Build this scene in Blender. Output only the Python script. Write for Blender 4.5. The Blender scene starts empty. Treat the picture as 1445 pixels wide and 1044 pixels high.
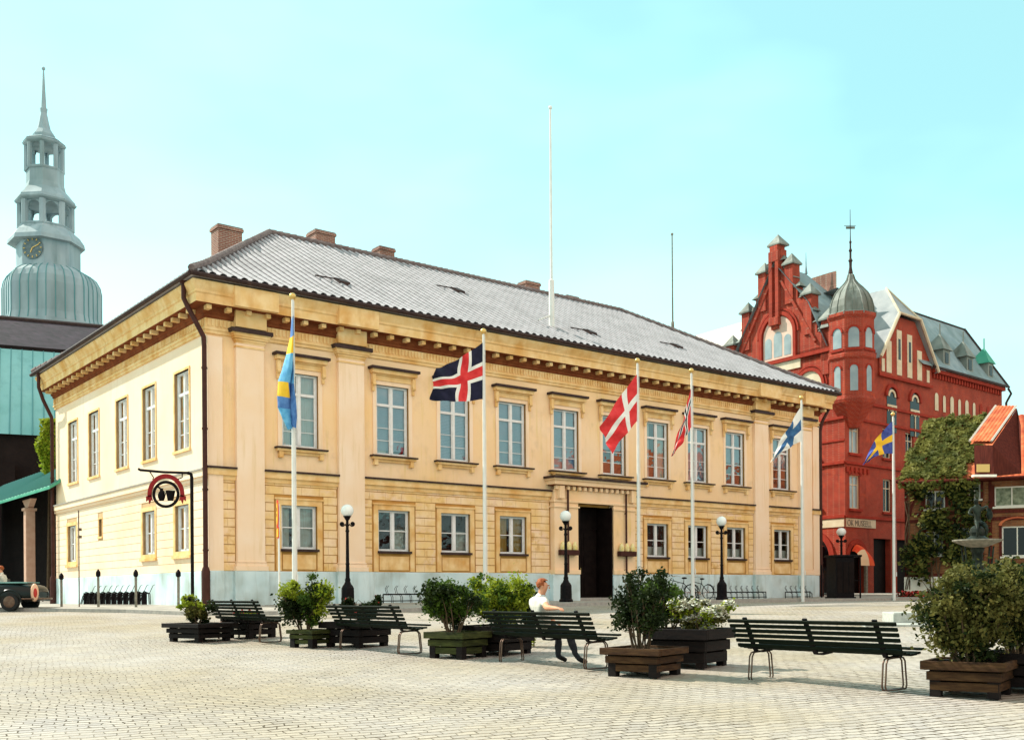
import bpy, math, random
import numpy as np
from mathutils import Vector, Matrix
R_=math.radians; sin=math.sin; cos=math.cos; pi=math.pi
random.seed(7)
S=bpy.context.scene
COL=S.collection
# ------------------------------------------------------------------ camera model
F=1479.65; HZ=835.37; ROLL=R_(.4); EYE=1.6
def ray(px,py):
    dx,dy=px-722,py-HZ
    X=dx*cos(ROLL)-dy*sin(ROLL); Y=dx*sin(ROLL)+dy*cos(ROLL)
    return X/F,-Y/F
def at(px,py,Y):
    a,b=ray(px,py); return Vector((a*Y,Y,b*Y+EYE))
cam=bpy.data.cameras.new('camera'); co=bpy.data.objects.new('camera',cam); COL.objects.link(co)
cam.sensor_width=36; cam.lens=F/1445*36; cam.shift_y=(HZ-522)/1445; cam.clip_end=3000; cam.clip_start=.1
r=ROLL
co.matrix_world=Matrix(((cos(r),sin(r),0,0),(0,0,-1,0),(-sin(r),cos(r),0,EYE),(0,0,0,1)))
S.camera=co
# ------------------------------------------------------------------ helpers
def G(Y):
    a=-1.6+.03*Y
    if Y<55: b=-.47-.003*(Y-36)
    elif Y<66: b=-.527+.227*(Y-55)/11
    else: b=-.3
    k=.12; h=max(0,min(1,.5+.5*(b-a)/k))
    return b*(1-h)+a*h-k*h*(1-h)+EYE
class MB:
    def __init__(s): s.v=[]; s.f=[]; s.m=[]
    def add(s,vs,fs,m=0):
        n=len(s.v); s.v+= [tuple(p) for p in vs]; s.f+=[tuple(i+n for i in f) for f in fs]; s.m+=[m]*len(fs); return s
    def box(s,x0,x1,y0,y1,z0,z1,m=0):
        return s.add([(x0,y0,z0),(x1,y0,z0),(x1,y1,z0),(x0,y1,z0),(x0,y0,z1),(x1,y0,z1),(x1,y1,z1),(x0,y1,z1)],
         [(0,3,2,1),(4,5,6,7),(0,1,5,4),(1,2,6,5),(2,3,7,6),(3,0,4,7)],m)
    def obox(s,P,a0,a1,b0,b1,z0,z1,m=0):
        q=[P(a0,b0,z0),P(a1,b0,z0),P(a1,b1,z0),P(a0,b1,z0),P(a0,b0,z1),P(a1,b0,z1),P(a1,b1,z1),P(a0,b1,z1)]
        return s.add(q,[(0,3,2,1),(4,5,6,7),(0,1,5,4),(1,2,6,5),(2,3,7,6),(3,0,4,7)],m)
    def prism(s,pts,off,m=0):
        n=len(pts); off=Vector(off); a=[Vector(p) for p in pts]; b=[p+off for p in a]
        return s.add(a+b,[tuple(range(n))[::-1],tuple(range(n,2*n))]+[(i,(i+1)%n,n+(i+1)%n,n+i) for i in range(n)],m)
    def tube(s,pts,r,seg=8,m=0,cap=True,closed=False):
        pts=[Vector(p) for p in pts]; n=len(pts); rr=r if isinstance(r,(list,tuple)) else [r]*n
        vs=[]; up=None
        for i,p in enumerate(pts):
            if closed: d=pts[(i+1)%n]-pts[i-1]
            else: d=pts[min(i+1,n-1)]-pts[max(i-1,0)]
            if d.length<1e-9: d=Vector((0,0,1))
            d.normalize()
            if up is None: up=d.orthogonal().normalized()
            up=(up-d*up.dot(d)); up=up.normalized() if up.length>1e-6 else d.orthogonal().normalized()
            w=d.cross(up)
            for k in range(seg):
                t=2*pi*k/seg; vs.append(p+(up*cos(t)+w*sin(t))*rr[i])
        fs=[]
        for i in range(n if closed else n-1):
            j=(i+1)%n
            for k in range(seg): fs.append((i*seg+k,i*seg+(k+1)%seg,j*seg+(k+1)%seg,j*seg+k))
        if cap and not closed: fs+= [tuple(range(seg))[::-1],tuple(range((n-1)*seg,n*seg))]
        return s.add(vs,fs,m)
    def lathe(s,c,prof,seg=16,m=0,rot=0,cap=True):
        c=Vector(c); vs=[]
        for r,z in prof:
            for k in range(seg):
                t=2*pi*k/seg+rot; vs.append(c+Vector((r*cos(t),r*sin(t),z)))
        n=len(prof); fs=[(i*seg+k,i*seg+(k+1)%seg,(i+1)*seg+(k+1)%seg,(i+1)*seg+k) for i in range(n-1) for k in range(seg)]
        if cap: fs+=[tuple(range(seg))[::-1],tuple(range((n-1)*seg,n*seg))]
        return s.add(vs,fs,m)
    def ball(s,c,r,sc=(1,1,1),m=0,seg=14,rings=9):
        c=Vector(c); pr=[]; vs=[]
        for i in range(rings+1):
            t=pi*i/rings
            for k in range(seg):
                p=2*pi*k/seg; vs.append(c+Vector((r*sc[0]*sin(t)*cos(p),r*sc[1]*sin(t)*sin(p),-r*sc[2]*cos(t))))
        fs=[(i*seg+k,i*seg+(k+1)%seg,(i+1)*seg+(k+1)%seg,(i+1)*seg+k) for i in range(rings) for k in range(seg)]
        return s.add(vs,fs,m)
    def xf(s,fn,start=0):
        s.v[start:]=[tuple(fn(Vector(p))) for p in s.v[start:]]; return s
    def build(s,name,mats,parent=None,smooth=False,loc=None,rot=None,bevel=0,weld=0):
        me=bpy.data.meshes.new(name); me.from_pydata(s.v,[],s.f)
        if not isinstance(mats,(list,tuple)): mats=[mats]
        for m in mats: me.materials.append(m)
        if len(mats)>1: me.polygons.foreach_set('material_index',s.m)
        if smooth: me.polygons.foreach_set('use_smooth',[True]*len(s.f))
        me.update()
        if weld:
            import bmesh
            bm=bmesh.new(); bm.from_mesh(me); bmesh.ops.remove_doubles(bm,verts=bm.verts,dist=weld); bm.to_mesh(me); bm.free()
        o=bpy.data.objects.new(name,me); COL.objects.link(o)
        if parent: o.parent=parent
        if loc is not None: o.location=loc
        if rot is not None: o.rotation_euler=(0,0,rot)
        if bevel:
            b=o.modifiers.new('b','BEVEL'); b.width=bevel; b.segments=2; b.limit_method='ANGLE'
        if smooth and smooth!=2:
            try:
                me.set_sharp_from_angle(angle=R_(45))
            except Exception: pass
        return o
def empty(name,loc,rz=0,label=None,cat=None,group=None):
    o=bpy.data.objects.new(name,None); COL.objects.link(o); o.location=loc; o.rotation_euler=(0,0,rz); o.empty_display_size=.2
    return tag(o,label,cat,group)
def tag(o,label=None,cat=None,group=None,kind=None):
    if label: o['label']=label
    if cat: o['category']=cat
    if group: o['group']=group
    if kind: o['kind']=kind
    return o
def copy_tree(o,parent=None):
    c=o.copy(); COL.objects.link(c); c.parent=parent
    for ch in list(o.children): copy_tree(ch,c)
    return c
# ------------------------------------------------------------------ materials
def mk(name,c,c2=None,scale=3,rough=.8,bump=0,bscale=None,metal=0,spec=.12,detail=5,lo=.35,hi=.65,c3=None,scale3=.5,coat=0,stretch=None):
    m=bpy.data.materials.new(name); m.use_nodes=True; nt=m.node_tree; N=nt.nodes; L=nt.links; b=N['Principled BSDF']
    b.inputs['Roughness'].default_value=rough; b.inputs['Metallic'].default_value=metal; b.inputs['Specular IOR Level'].default_value=spec
    if coat: b.inputs['Coat Weight'].default_value=coat
    b.inputs['Base Color'].default_value=(*c,1)
    tc=N.new('ShaderNodeTexCoord'); vec=tc.outputs['Object']
    if stretch:
        mp=N.new('ShaderNodeMapping'); mp.inputs['Scale'].default_value=stretch; L.new(vec,mp.inputs['Vector']); vec=mp.outputs[0]
    col=None
    if c2:
        n=N.new('ShaderNodeTexNoise'); n.inputs['Scale'].default_value=scale; n.inputs['Detail'].default_value=detail; L.new(vec,n.inputs['Vector'])
        rp=N.new('ShaderNodeValToRGB'); rp.color_ramp.elements[0].position=lo; rp.color_ramp.elements[1].position=hi
        rp.color_ramp.elements[0].color=(*c,1); rp.color_ramp.elements[1].color=(*c2,1)
        L.new(n.outputs[0],rp.inputs[0]); col=rp.outputs[0]
        if c3:
            n3=N.new('ShaderNodeTexNoise'); n3.inputs['Scale'].default_value=scale3; n3.inputs['Detail'].default_value=3; L.new(vec,n3.inputs['Vector'])
            r3=N.new('ShaderNodeValToRGB'); r3.color_ramp.elements[0].position=.45; r3.color_ramp.elements[1].position=.7
            L.new(n3.outputs[0],r3.inputs[0])
            mx=N.new('ShaderNodeMix'); mx.data_type='RGBA'; mx.inputs[7].default_value=(*c3,1); L.new(r3.outputs[0],mx.inputs[0]); L.new(col,mx.inputs[6]); col=mx.outputs[2]
        L.new(col,b.inputs['Base Color'])
    if bump:
        nb=N.new('ShaderNodeTexNoise'); nb.inputs['Scale'].default_value=bscale or scale*6; nb.inputs['Detail'].default_value=4; L.new(vec,nb.inputs['Vector'])
        bp=N.new('ShaderNodeBump'); bp.inputs['Strength'].default_value=bump; bp.inputs['Distance'].default_value=.02
        L.new(nb.outputs[0],bp.inputs['Height']); L.new(bp.outputs[0],b.inputs['Normal'])
    return m
def brick(name,c1,c2,mortar,bw=.25,bh=.075,ms=.012,rough=.85,bump=.5,noise=.35):
    m=mk(name,c1,rough=rough); nt=m.node_tree; N=nt.nodes; L=nt.links; b=N['Principled BSDF']
    tc=N.new('ShaderNodeTexCoord'); sp=N.new('ShaderNodeSeparateXYZ'); L.new(tc.outputs['Object'],sp.inputs[0])
    ad=N.new('ShaderNodeMath'); L.new(sp.outputs[0],ad.inputs[0]); L.new(sp.outputs[1],ad.inputs[1])
    cb=N.new('ShaderNodeCombineXYZ'); L.new(ad.outputs[0],cb.inputs[0]); L.new(sp.outputs[2],cb.inputs[1])
    t=N.new('ShaderNodeTexBrick'); L.new(cb.outputs[0],t.inputs['Vector']); t.inputs['Scale'].default_value=1
    t.inputs['Brick Width'].default_value=bw; t.inputs['Row Height'].default_value=bh; t.inputs['Mortar Size'].default_value=ms
    t.inputs['Color1'].default_value=(*c1,1); t.inputs['Color2'].default_value=(*c2,1); t.inputs['Mortar'].default_value=(*mortar,1)
    n=N.new('ShaderNodeTexNoise'); n.inputs['Scale'].default_value=.9; n.inputs['Detail'].default_value=7; L.new(tc.outputs['Object'],n.inputs['Vector'])
    rp=N.new('ShaderNodeValToRGB'); rp.color_ramp.elements[0].position=.3; rp.color_ramp.elements[1].position=.7
    rp.color_ramp.elements[0].color=(1-noise,)*3+(1,); rp.color_ramp.elements[1].color=(1.15,1.15,1.15,1); L.new(n.outputs[0],rp.inputs[0])
    mx=N.new('ShaderNodeMix'); mx.data_type='RGBA'; mx.blend_type='MULTIPLY'; mx.inputs[0].default_value=1
    L.new(t.outputs[0],mx.inputs[6]); L.new(rp.outputs[0],mx.inputs[7]); L.new(mx.outputs[2],b.inputs['Base Color'])
    bp=N.new('ShaderNodeBump'); bp.inputs['Strength'].default_value=bump; bp.inputs['Distance'].default_value=.02; bp.invert=True
    L.new(t.outputs['Fac'],bp.inputs['Height']); L.new(bp.outputs[0],b.inputs['Normal'])
    return m
def glass(name,tint=(.9,.95,1),mixf=.28):
    m=bpy.data.materials.new(name); m.use_nodes=True; nt=m.node_tree; N=nt.nodes; L=nt.links
    for n in list(N): N.remove(n)
    o=N.new('ShaderNodeOutputMaterial'); t=N.new('ShaderNodeBsdfTransparent'); t.inputs[0].default_value=(*tint,1)
    g=N.new('ShaderNodeBsdfGlossy'); g.inputs['Roughness'].default_value=.02
    tc=N.new('ShaderNodeTexCoord'); n=N.new('ShaderNodeTexNoise'); n.inputs['Scale'].default_value=1.7; n.inputs['Detail'].default_value=2
    bp=N.new('ShaderNodeBump'); bp.inputs['Strength'].default_value=.25; bp.inputs['Distance'].default_value=.06
    L.new(tc.outputs['Object'],n.inputs['Vector']); L.new(n.outputs[0],bp.inputs['Height']); L.new(bp.outputs[0],g.inputs['Normal'])
    f=N.new('ShaderNodeFresnel'); f.inputs[0].default_value=1.5
    a=N.new('ShaderNodeMath'); a.operation='MULTIPLY_ADD'; a.inputs[1].default_value=1.6; a.inputs[2].default_value=mixf*.4; a.use_clamp=True; L.new(f.outputs[0],a.inputs[0])
    x=N.new('ShaderNodeMixShader'); L.new(a.outputs[0],x.inputs[0]); L.new(t.outputs[0],x.inputs[1]); L.new(g.outputs[0],x.inputs[2]); L.new(x.outputs[0],o.inputs[0])
    return m
def leafmat(name,c1,c2,scale=6,trans=.35):
    m=mk(name,c1,c2,scale=scale,rough=.6,spec=.12,detail=2,lo=.3,hi=.7)
    nt=m.node_tree; N=nt.nodes; L=nt.links; b=N['Principled BSDF']; out=[n for n in N if n.type=='OUTPUT_MATERIAL'][0]
    t=N.new('ShaderNodeBsdfTranslucent'); x=N.new('ShaderNodeMixShader'); x.inputs[0].default_value=trans
    src=b.inputs['Base Color'].links[0].from_socket; L.new(src,t.inputs[0])
    L.new(b.outputs[0],x.inputs[1]); L.new(t.outputs[0],x.inputs[2]); L.new(x.outputs[0],out.inputs[0]); return m
M={}
M['render']=mk('ochre_render',(.89,.62,.36),(.93,.69,.47),scale=.7,rough=.9,bump=.25,bscale=35,c3=(.89,.59,.28),scale3=.35)
M['endwall']=mk('sunlit_ochre_render',(.86,.66,.48),(.90,.71,.54),scale=.8,rough=.9,bump=.2,bscale=35,c3=(.86,.63,.42),scale3=.4)  # facade plaster again, paled so the colour carries sunlight on the end wall
M['rust']=mk('rusticated_render',(.84,.58,.27),(.91,.68,.44),scale=1.4,rough=.9,bump=.3,bscale=30,c3=(.82,.53,.18),scale3=.5)
M['groove']=mk('groove_render',(.42,.20,.05),(.52,.28,.08),scale=2,rough=.95)
M['pil']=mk('pilaster_render',(.91,.67,.46),(.93,.72,.54),scale=1.,rough=.9,bump=.2,bscale=35,c3=(.90,.65,.44),scale3=.6)
M['trim']=mk('ochre_trim',(.80,.52,.22),(.88,.63,.33),scale=2.5,rough=.85,bump=.25,bscale=25,c3=(.70,.38,.12),scale3=1.3)
M['trimdark']=mk('shaded_soffit',(.16,.04,.014),(.24,.07,.024),scale=3,rough=.9)  # dark brown paints the shade under the cornices into the colour
M['plinth']=mk('limewashed_plinth',(.56,.70,.73),(.66,.78,.80),scale=1.3,rough=.9,bump=.3,bscale=20,c3=(.42,.50,.48),scale3=.9)
M['sheet']=mk('dark_sheet_metal',(.035,.02,.02),(.06,.035,.03),scale=4,rough=.55)
M['pipe']=mk('pipe_metal',(.05,.018,.014),(.07,.025,.02),scale=4,rough=.5)
M['tile']=mk('grey_pantile',(.36,.35,.36),(.42,.40,.42),scale=2.2,rough=.8,bump=.4,bscale=12,c3=(.31,.30,.31),scale3=.8)
M['tileedge']=mk('dark_ridge_tile',(.15,.11,.11),(.24,.19,.18),scale=5,rough=.85)
M['chim']=brick('chimney_brick',(.30,.12,.08),(.22,.08,.06),(.4,.32,.26))
M['wframe']=mk('white_window_paint',(.78,.78,.78),(.72,.70,.68),scale=6,rough=.5)
M['glass']=glass('window_glass'); M['glassd']=glass('lower_window_glass',mixf=.1)
M['blind']=mk('pale_blind',(.36,.44,.52),(.46,.54,.60),scale=1.5,rough=.8)
M['curtain']=mk('net_curtain',(.62,.58,.45),(.72,.7,.6),scale=4,rough=.9,stretch=(6,6,.5))
M['curty']=mk('ochre_curtain',(.55,.30,.05),(.6,.4,.12),scale=4,rough=.9,stretch=(6,6,.5))
M['room']=mk('dark_interior',(.03,.022,.02),(.05,.035,.03),scale=1,rough=.9)
M['door']=mk('dark_door_paint',(.008,.005,.005),(.014,.009,.008),scale=3,rough=.6,spec=.05)
M['iron']=mk('black_iron',(.004,.003,.004),(.010,.007,.008),scale=8,rough=.5,spec=.08)
M['pole']=mk('white_pole_paint',(.78,.76,.72),(.7,.68,.64),scale=3,rough=.4)
M['gold']=mk('gilt_knob',(.7,.45,.15),rough=.3,metal=.6)
M['opal']=mk('opal_globe',(.85,.85,.82),rough=.15,spec=.6)
M['bench']=mk('bench_green_paint',(.004,.007,.004),(.010,.013,.008),scale=9,rough=.6,spec=.05,stretch=(1,8,8))
M['steel']=mk('bench_tube',(.10,.06,.045),(.16,.10,.07),scale=8,rough=.35,metal=.5)
M['wood']=mk('planter_board',(.045,.020,.009),(.085,.042,.018),scale=5,rough=.75,bump=.35,bscale=30,c3=(.02,.01,.006),scale3=2,stretch=(1,1,6))
M['woodg']=mk('planter_green_board',(.028,.032,.008),(.06,.065,.018),scale=5,rough=.75,bump=.35,bscale=30,c3=(.012,.014,.005),scale3=2,stretch=(1,1,6))
M['woodd']=mk('planter_black_board',(.005,.003,.003),(.012,.007,.006),spec=.15,scale=5,rough=.7,bump=.3,bscale=30,stretch=(1,1,6))
M['soil']=mk('soil',(.03,.02,.012),(.05,.035,.02),scale=14,rough=1,bump=.5)
M['leaf']=leafmat('shrub_leaf',(.025,.055,.007),(.085,.14,.018))
M['leafy']=leafmat('yellow_green_leaf',(.16,.22,.015),(.34,.38,.03))
M['leafd']=leafmat('dark_leaf',(.008,.016,.005),(.028,.042,.010))
M['leafo']=leafmat('olive_leaf',(.07,.075,.018),(.17,.15,.04))
M['ivy']=leafmat('ivy_leaf',(.045,.06,.010),(.21,.20,.045),scale=1.2)
M['petalw']=mk('white_petal',(.8,.8,.72),(.7,.66,.5),scale=9,rough=.7)
M['petalr']=mk('red_petal',(.5,.03,.04),(.6,.06,.05),scale=9,rough=.7)
M['stem']=mk('shrub_stem',(.08,.05,.03),(.12,.08,.05),scale=9,rough=.9)
M['red']=brick('red_brick',(.36,.030,.013),(.27,.020,.010),(.34,.12,.08),bump=.25,noise=.2)
M['redd']=M['red']; M['dbrick']=brick('dark_brown_brick',(.13,.03,.018),(.10,.02,.014),(.12,.05,.03))
M['redtrim']=mk('moulded_brick',(.26,.028,.016),(.34,.04,.022),scale=3,rough=.85)
M['cream']=mk('cream_plaster',(.58,.48,.33),(.66,.57,.42),scale=2,rough=.85)
M['slate']=mk('slate_roof',(.20,.27,.30),(.28,.35,.37),scale=1.6,rough=.6,bump=.3,bscale=5,c3=(.16,.22,.22),scale3=.5)
M['copper']=mk('hazed_verdigris_copper',(.28,.36,.40),(.36,.44,.47),scale=.8,rough=.6,c3=(.20,.27,.28),scale3=.3,stretch=(1,1,.35))  # paled towards blue-grey so the copper colour carries distance haze
M['domecop']=mk('dull_copper_dome',(.17,.19,.17),(.26,.27,.24),scale=1.8,rough=.55,c3=(.10,.10,.08),scale3=1.1,stretch=(1,1,.3))
M['bluecop']=mk('blue_green_roof',(.20,.42,.43),(.26,.50,.49),scale=.6,rough=.6,c3=(.12,.32,.32),scale3=.3,stretch=(1,1,.35))
M['greencop']=mk('green_canopy_roof',(.06,.30,.20),(.10,.36,.25),scale=1,rough=.6)
M['seam']=mk('roof_seam',(.10,.26,.27),rough=.6)
M['churchroof']=brick('church_tile_roof',(.045,.032,.045),(.025,.022,.028),(.04,.03,.04),bw=.5,bh=.35,ms=.03)
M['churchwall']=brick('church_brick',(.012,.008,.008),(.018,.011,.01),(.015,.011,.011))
M['timber']=mk('half_timber_oak',(.07,.014,.01),(.11,.022,.014),scale=4,rough=.85,bump=.3,stretch=(3,3,.5))
M['infill']=brick('ochre_brick_infill',(.30,.12,.045),(.19,.055,.025),(.24,.13,.07))
M['rtile']=mk('red_pantile',(.50,.11,.045),(.62,.19,.08),scale=3,rough=.8,bump=.3,c3=(.36,.07,.035),scale3=1.2)
M['white']=mk('white_board',(.7,.66,.56),(.76,.72,.64),scale=4,rough=.7)
M['bronze']=mk('bronze_patina',(.010,.013,.011),(.035,.045,.035),scale=5,rough=.5,metal=.4)
M['stone']=mk('pale_granite',(.34,.35,.32),(.46,.46,.42),scale=12,rough=.8,bump=.3)
M['stonem']=mk('mossy_granite',(.16,.15,.12),(.28,.25,.2),scale=7,rough=.85,bump=.3)
M['car']=mk('dark_green_car_paint',(.003,.007,.006),rough=.35,spec=.2,coat=.1)
M['cartrim']=mk('teal_tonneau_cover',(.10,.22,.20),(.14,.28,.26),scale=4,rough=.6)
M['chrome']=mk('chrome',(.7,.7,.7),rough=.15,metal=1)
M['rubber']=mk('tyre_rubber',(.02,.02,.02),rough=.8)
M['tail']=mk('tail_light',(.45,.04,.03),rough=.2)
M['peach']=mk('peach_paint',(.75,.45,.30),rough=.4)
M['skin']=mk('skin',(.55,.25,.15),(.6,.3,.18),scale=9,rough=.55)
M['shirt']=mk('white_shirt',(.66,.62,.54),(.58,.54,.47),scale=12,rough=.9,bump=1.0,bscale=9)
M['trouser']=mk('dark_trousers',(.02,.022,.028),(.035,.035,.04),scale=10,rough=.9)
M['hair']=mk('auburn_hair',(.20,.045,.015),(.36,.10,.03),scale=30,rough=.6,bump=.5,bscale=60)
M['shoe']=mk('black_shoe',(.012,.01,.01),rough=.35)
M['signred']=mk('sign_red',(.65,.03,.02),rough=.4); M['signyel']=mk('sign_yellow',(.85,.42,.02),rough=.4); M['signblk']=mk('sign_black',(.02,.02,.02),rough=.4)
M['ribbon']=mk('oxblood_ribbon_iron',(.22,.012,.015),(.3,.02,.02),scale=8,rough=.5)
M['lampy']=mk('yellow_lamp_glass',(.75,.6,.2),(.85,.75,.45),scale=8,rough=.25)
M['awn']=mk('orange_awning',(.75,.06,.025),(.85,.12,.04),scale=2,rough=.8)
M['awnw']=mk('cream_awning',(.85,.62,.40),rough=.8)
M['wpane']=mk('pale_window_pane',(.20,.25,.27),(.34,.39,.39),scale=.8,rough=.12,spec=.6)
M['dpane']=mk('dark_window_pane',(.006,.006,.008),rough=.15,spec=.3)
M['grass']=leafmat('tuft',(.2,.22,.03),(.3,.3,.05))
def streaks(m,col,amt,sx=5,sz=.35,lo=.52,hi=.75,extra=9):
    # rain streaks and grime with a shape of their own
    nt=m.node_tree; N=nt.nodes; L=nt.links; b=N['Principled BSDF']; ln=b.inputs['Base Color'].links
    tc=N.new('ShaderNodeTexCoord'); mp=N.new('ShaderNodeMapping'); mp.inputs['Scale'].default_value=(sx,sx,sz); L.new(tc.outputs['Object'],mp.inputs[0])
    n=N.new('ShaderNodeTexNoise'); n.inputs['Scale'].default_value=1; n.inputs['Detail'].default_value=8; n.inputs['Roughness'].default_value=.62; L.new(mp.outputs[0],n.inputs['Vector'])
    n2=N.new('ShaderNodeTexNoise'); n2.inputs['Scale'].default_value=.45; n2.inputs['Detail'].default_value=4; L.new(tc.outputs['Object'],n2.inputs['Vector'])
    rp=N.new('ShaderNodeValToRGB'); rp.color_ramp.elements[0].position=lo; rp.color_ramp.elements[1].position=hi; L.new(n.outputs[0],rp.inputs[0])
    r2=N.new('ShaderNodeValToRGB'); r2.color_ramp.elements[0].position=.38; r2.color_ramp.elements[1].position=.62; L.new(n2.outputs[0],r2.inputs[0])
    k=N.new('ShaderNodeMath'); k.operation='MULTIPLY'; L.new(rp.outputs[0],k.inputs[0]); L.new(r2.outputs[0],k.inputs[1])
    k2=N.new('ShaderNodeMath'); k2.operation='MULTIPLY'; k2.inputs[1].default_value=amt; L.new(k.outputs[0],k2.inputs[0])
    mx=N.new('ShaderNodeMix'); mx.data_type='RGBA'; mx.inputs[7].default_value=(*col,1); L.new(k2.outputs[0],mx.inputs[0]); L.new(ln[0].from_socket,mx.inputs[6]); L.new(mx.outputs[2],b.inputs['Base Color'])
streaks(M['render'],(.70,.50,.14),.7); streaks(M['render'],(.50,.34,.22),.5,2,1.5,.5,.8)
streaks(M['pil'],(.70,.48,.20),.8); streaks(M['rust'],(.55,.27,.06),.9,3,2.5,.48,.72); streaks(M['rust'],(.86,.62,.46),.8,1.4,3,.5,.6)
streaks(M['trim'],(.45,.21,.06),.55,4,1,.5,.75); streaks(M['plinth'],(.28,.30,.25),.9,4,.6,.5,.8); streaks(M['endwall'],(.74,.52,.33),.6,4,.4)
streaks(M['red'],(.10,.02,.015),.8,2,.4,.48,.75); streaks(M['red'],(.55,.085,.03),.6,3,3,.5,.7)
streaks(M['copper'],(.13,.20,.20),.8,1.2,.12,.5,.7); streaks(M['bluecop'],(.10,.24,.25),.7,1.5,.2,.5,.7); streaks(M['slate'],(.12,.16,.15),.7,1,.6,.5,.7); streaks(M['domecop'],(.07,.08,.05),.8,2.5,.3,.48,.7)
# cobbles
def cobble():
    m=mk('cobblestones',(.5,.47,.4),rough=.8); nt=m.node_tree; N=nt.nodes; L=nt.links; b=N['Principled BSDF']
    tc=N.new('ShaderNodeTexCoord'); mp=N.new('ShaderNodeMapping'); mp.inputs['Rotation'].default_value=(0,0,R_(-24)); L.new(tc.outputs['Object'],mp.inputs[0])
    nz=N.new('ShaderNodeTexNoise'); nz.inputs['Scale'].default_value=1.1; nz.inputs['Detail'].default_value=3; L.new(mp.outputs[0],nz.inputs['Vector'])
    nz2=N.new('ShaderNodeTexNoise'); nz2.inputs['Scale'].default_value=9; nz2.inputs['Detail'].default_value=2; L.new(mp.outputs[0],nz2.inputs['Vector'])
    def madd(src,amt,base):
        s=N.new('ShaderNodeVectorMath'); s.operation='SUBTRACT'; s.inputs[1].default_value=(.5,.5,.5); L.new(src,s.inputs[0])
        k=N.new('ShaderNodeVectorMath'); k.operation='SCALE'; k.inputs[3].default_value=amt; L.new(s.outputs[0],k.inputs[0])
        a=N.new('ShaderNodeVectorMath'); a.operation='ADD'; L.new(base,a.inputs[0]); L.new(k.outputs[0],a.inputs[1]); return a.outputs[0]
    vv=madd(nz2.outputs['Color'],.06,madd(nz.outputs['Color'],.25,mp.outputs[0]))
    sq=N.new('ShaderNodeVectorMath'); sq.operation='MULTIPLY'; sq.inputs[1].default_value=(1,.42,1); L.new(vv,sq.inputs[0]); vv=sq.outputs[0]
    t=N.new('ShaderNodeTexBrick'); L.new(vv,t.inputs['Vector']); t.inputs['Scale'].default_value=1
    t.inputs['Brick Width'].default_value=.205; t.inputs['Row Height'].default_value=.060; t.inputs['Mortar Size'].default_value=.0075; t.inputs['Mortar Smooth'].default_value=.6
    t.inputs['Color1'].default_value=(.40,.36,.30,1); t.inputs['Color2'].default_value=(.33,.30,.262,1); t.inputs['Mortar'].default_value=(.25,.215,.165,1)
    big=N.new('ShaderNodeTexNoise'); big.inputs['Scale'].default_value=.35; big.inputs['Detail'].default_value=6; L.new(tc.outputs['Object'],big.inputs['Vector'])
    rp=N.new('ShaderNodeValToRGB'); rp.color_ramp.elements[0].position=.35; rp.color_ramp.elements[1].position=.65
    rp.color_ramp.elements[0].color=(.92,.86,.76,1); rp.color_ramp.elements[1].color=(1.05,1.05,1.12,1); L.new(big.outputs[0],rp.inputs[0])
    mx=N.new('ShaderNodeMix'); mx.data_type='RGBA'; mx.blend_type='MULTIPLY'; mx.inputs[0].default_value=1; L.new(t.outputs[0],mx.inputs[6]); L.new(rp.outputs[0],mx.inputs[7])
    # dark wider joints in patches
    pn=N.new('ShaderNodeTexNoise'); pn.inputs['Scale'].default_value=.55; pn.inputs['Detail'].default_value=7; pn.inputs['Roughness'].default_value=.7; L.new(tc.outputs['Object'],pn.inputs['Vector'])
    pr=N.new('ShaderNodeValToRGB'); pr.color_ramp.elements[0].position=.43; pr.color_ramp.elements[1].position=.58; L.new(pn.outputs[0],pr.inputs[0])
    ml=N.new('ShaderNodeMath'); ml.operation='MULTIPLY'; L.new(pr.outputs[0],ml.inputs[0]); L.new(t.outputs['Fac'],ml.inputs[1])
    m2=N.new('ShaderNodeMix'); m2.data_type='RGBA'; m2.inputs[7].default_value=(.06,.04,.02,1); L.new(ml.outputs[0],m2.inputs[0]); L.new(mx.outputs[2],m2.inputs[6])
    L.new(m2.outputs[2],b.inputs['Base Color'])
    ng=N.new('ShaderNodeTexNoise'); ng.inputs['Scale'].default_value=22; L.new(mp.outputs[0],ng.inputs['Vector'])
    sub=N.new('ShaderNodeMath'); sub.operation='MULTIPLY_ADD'; sub.inputs[1].default_value=-1.0; L.new(t.outputs['Fac'],sub.inputs[0]); 
    k=N.new('ShaderNodeMath'); k.operation='MULTIPLY'; k.inputs[1].default_value=.5; L.new(ng.outputs[0],k.inputs[0]); L.new(k.outputs[0],sub.inputs[2])
    bp=N.new('ShaderNodeBump'); bp.inputs['Strength'].default_value=.7; bp.inputs['Distance'].default_value=.025; L.new(sub.outputs[0],bp.inputs['Height']); L.new(bp.outputs[0],b.inputs['Normal'])
    return m
M['cobble']=cobble()
M['pave']=brick('paving_slabs',(.40,.375,.33),(.36,.335,.30),(.3,.27,.22),bw=.7,bh=.5,ms=.02)
for n in M['pave'].node_tree.nodes:
    if n.type=='COMBXYZ':
        nt=M['pave'].node_tree; sp=[q for q in nt.nodes if q.type=='SEPXYZ'][0]
        nt.links.new(sp.outputs[0],n.inputs[0]); nt.links.new(sp.outputs[1],n.inputs[1])
M['kerb']=mk('kerb_granite',(.30,.28,.26),(.40,.37,.33),scale=8,rough=.85)
SKYF=(0.4,.78); SKYTINT=(.70,1.24,1.10); HAZE=(6.2,11.4,10.8); SKYFILL=(11.5,9.2,7.9); SKYS=.085; SUNE=4.3; EXPO=.80
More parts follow.
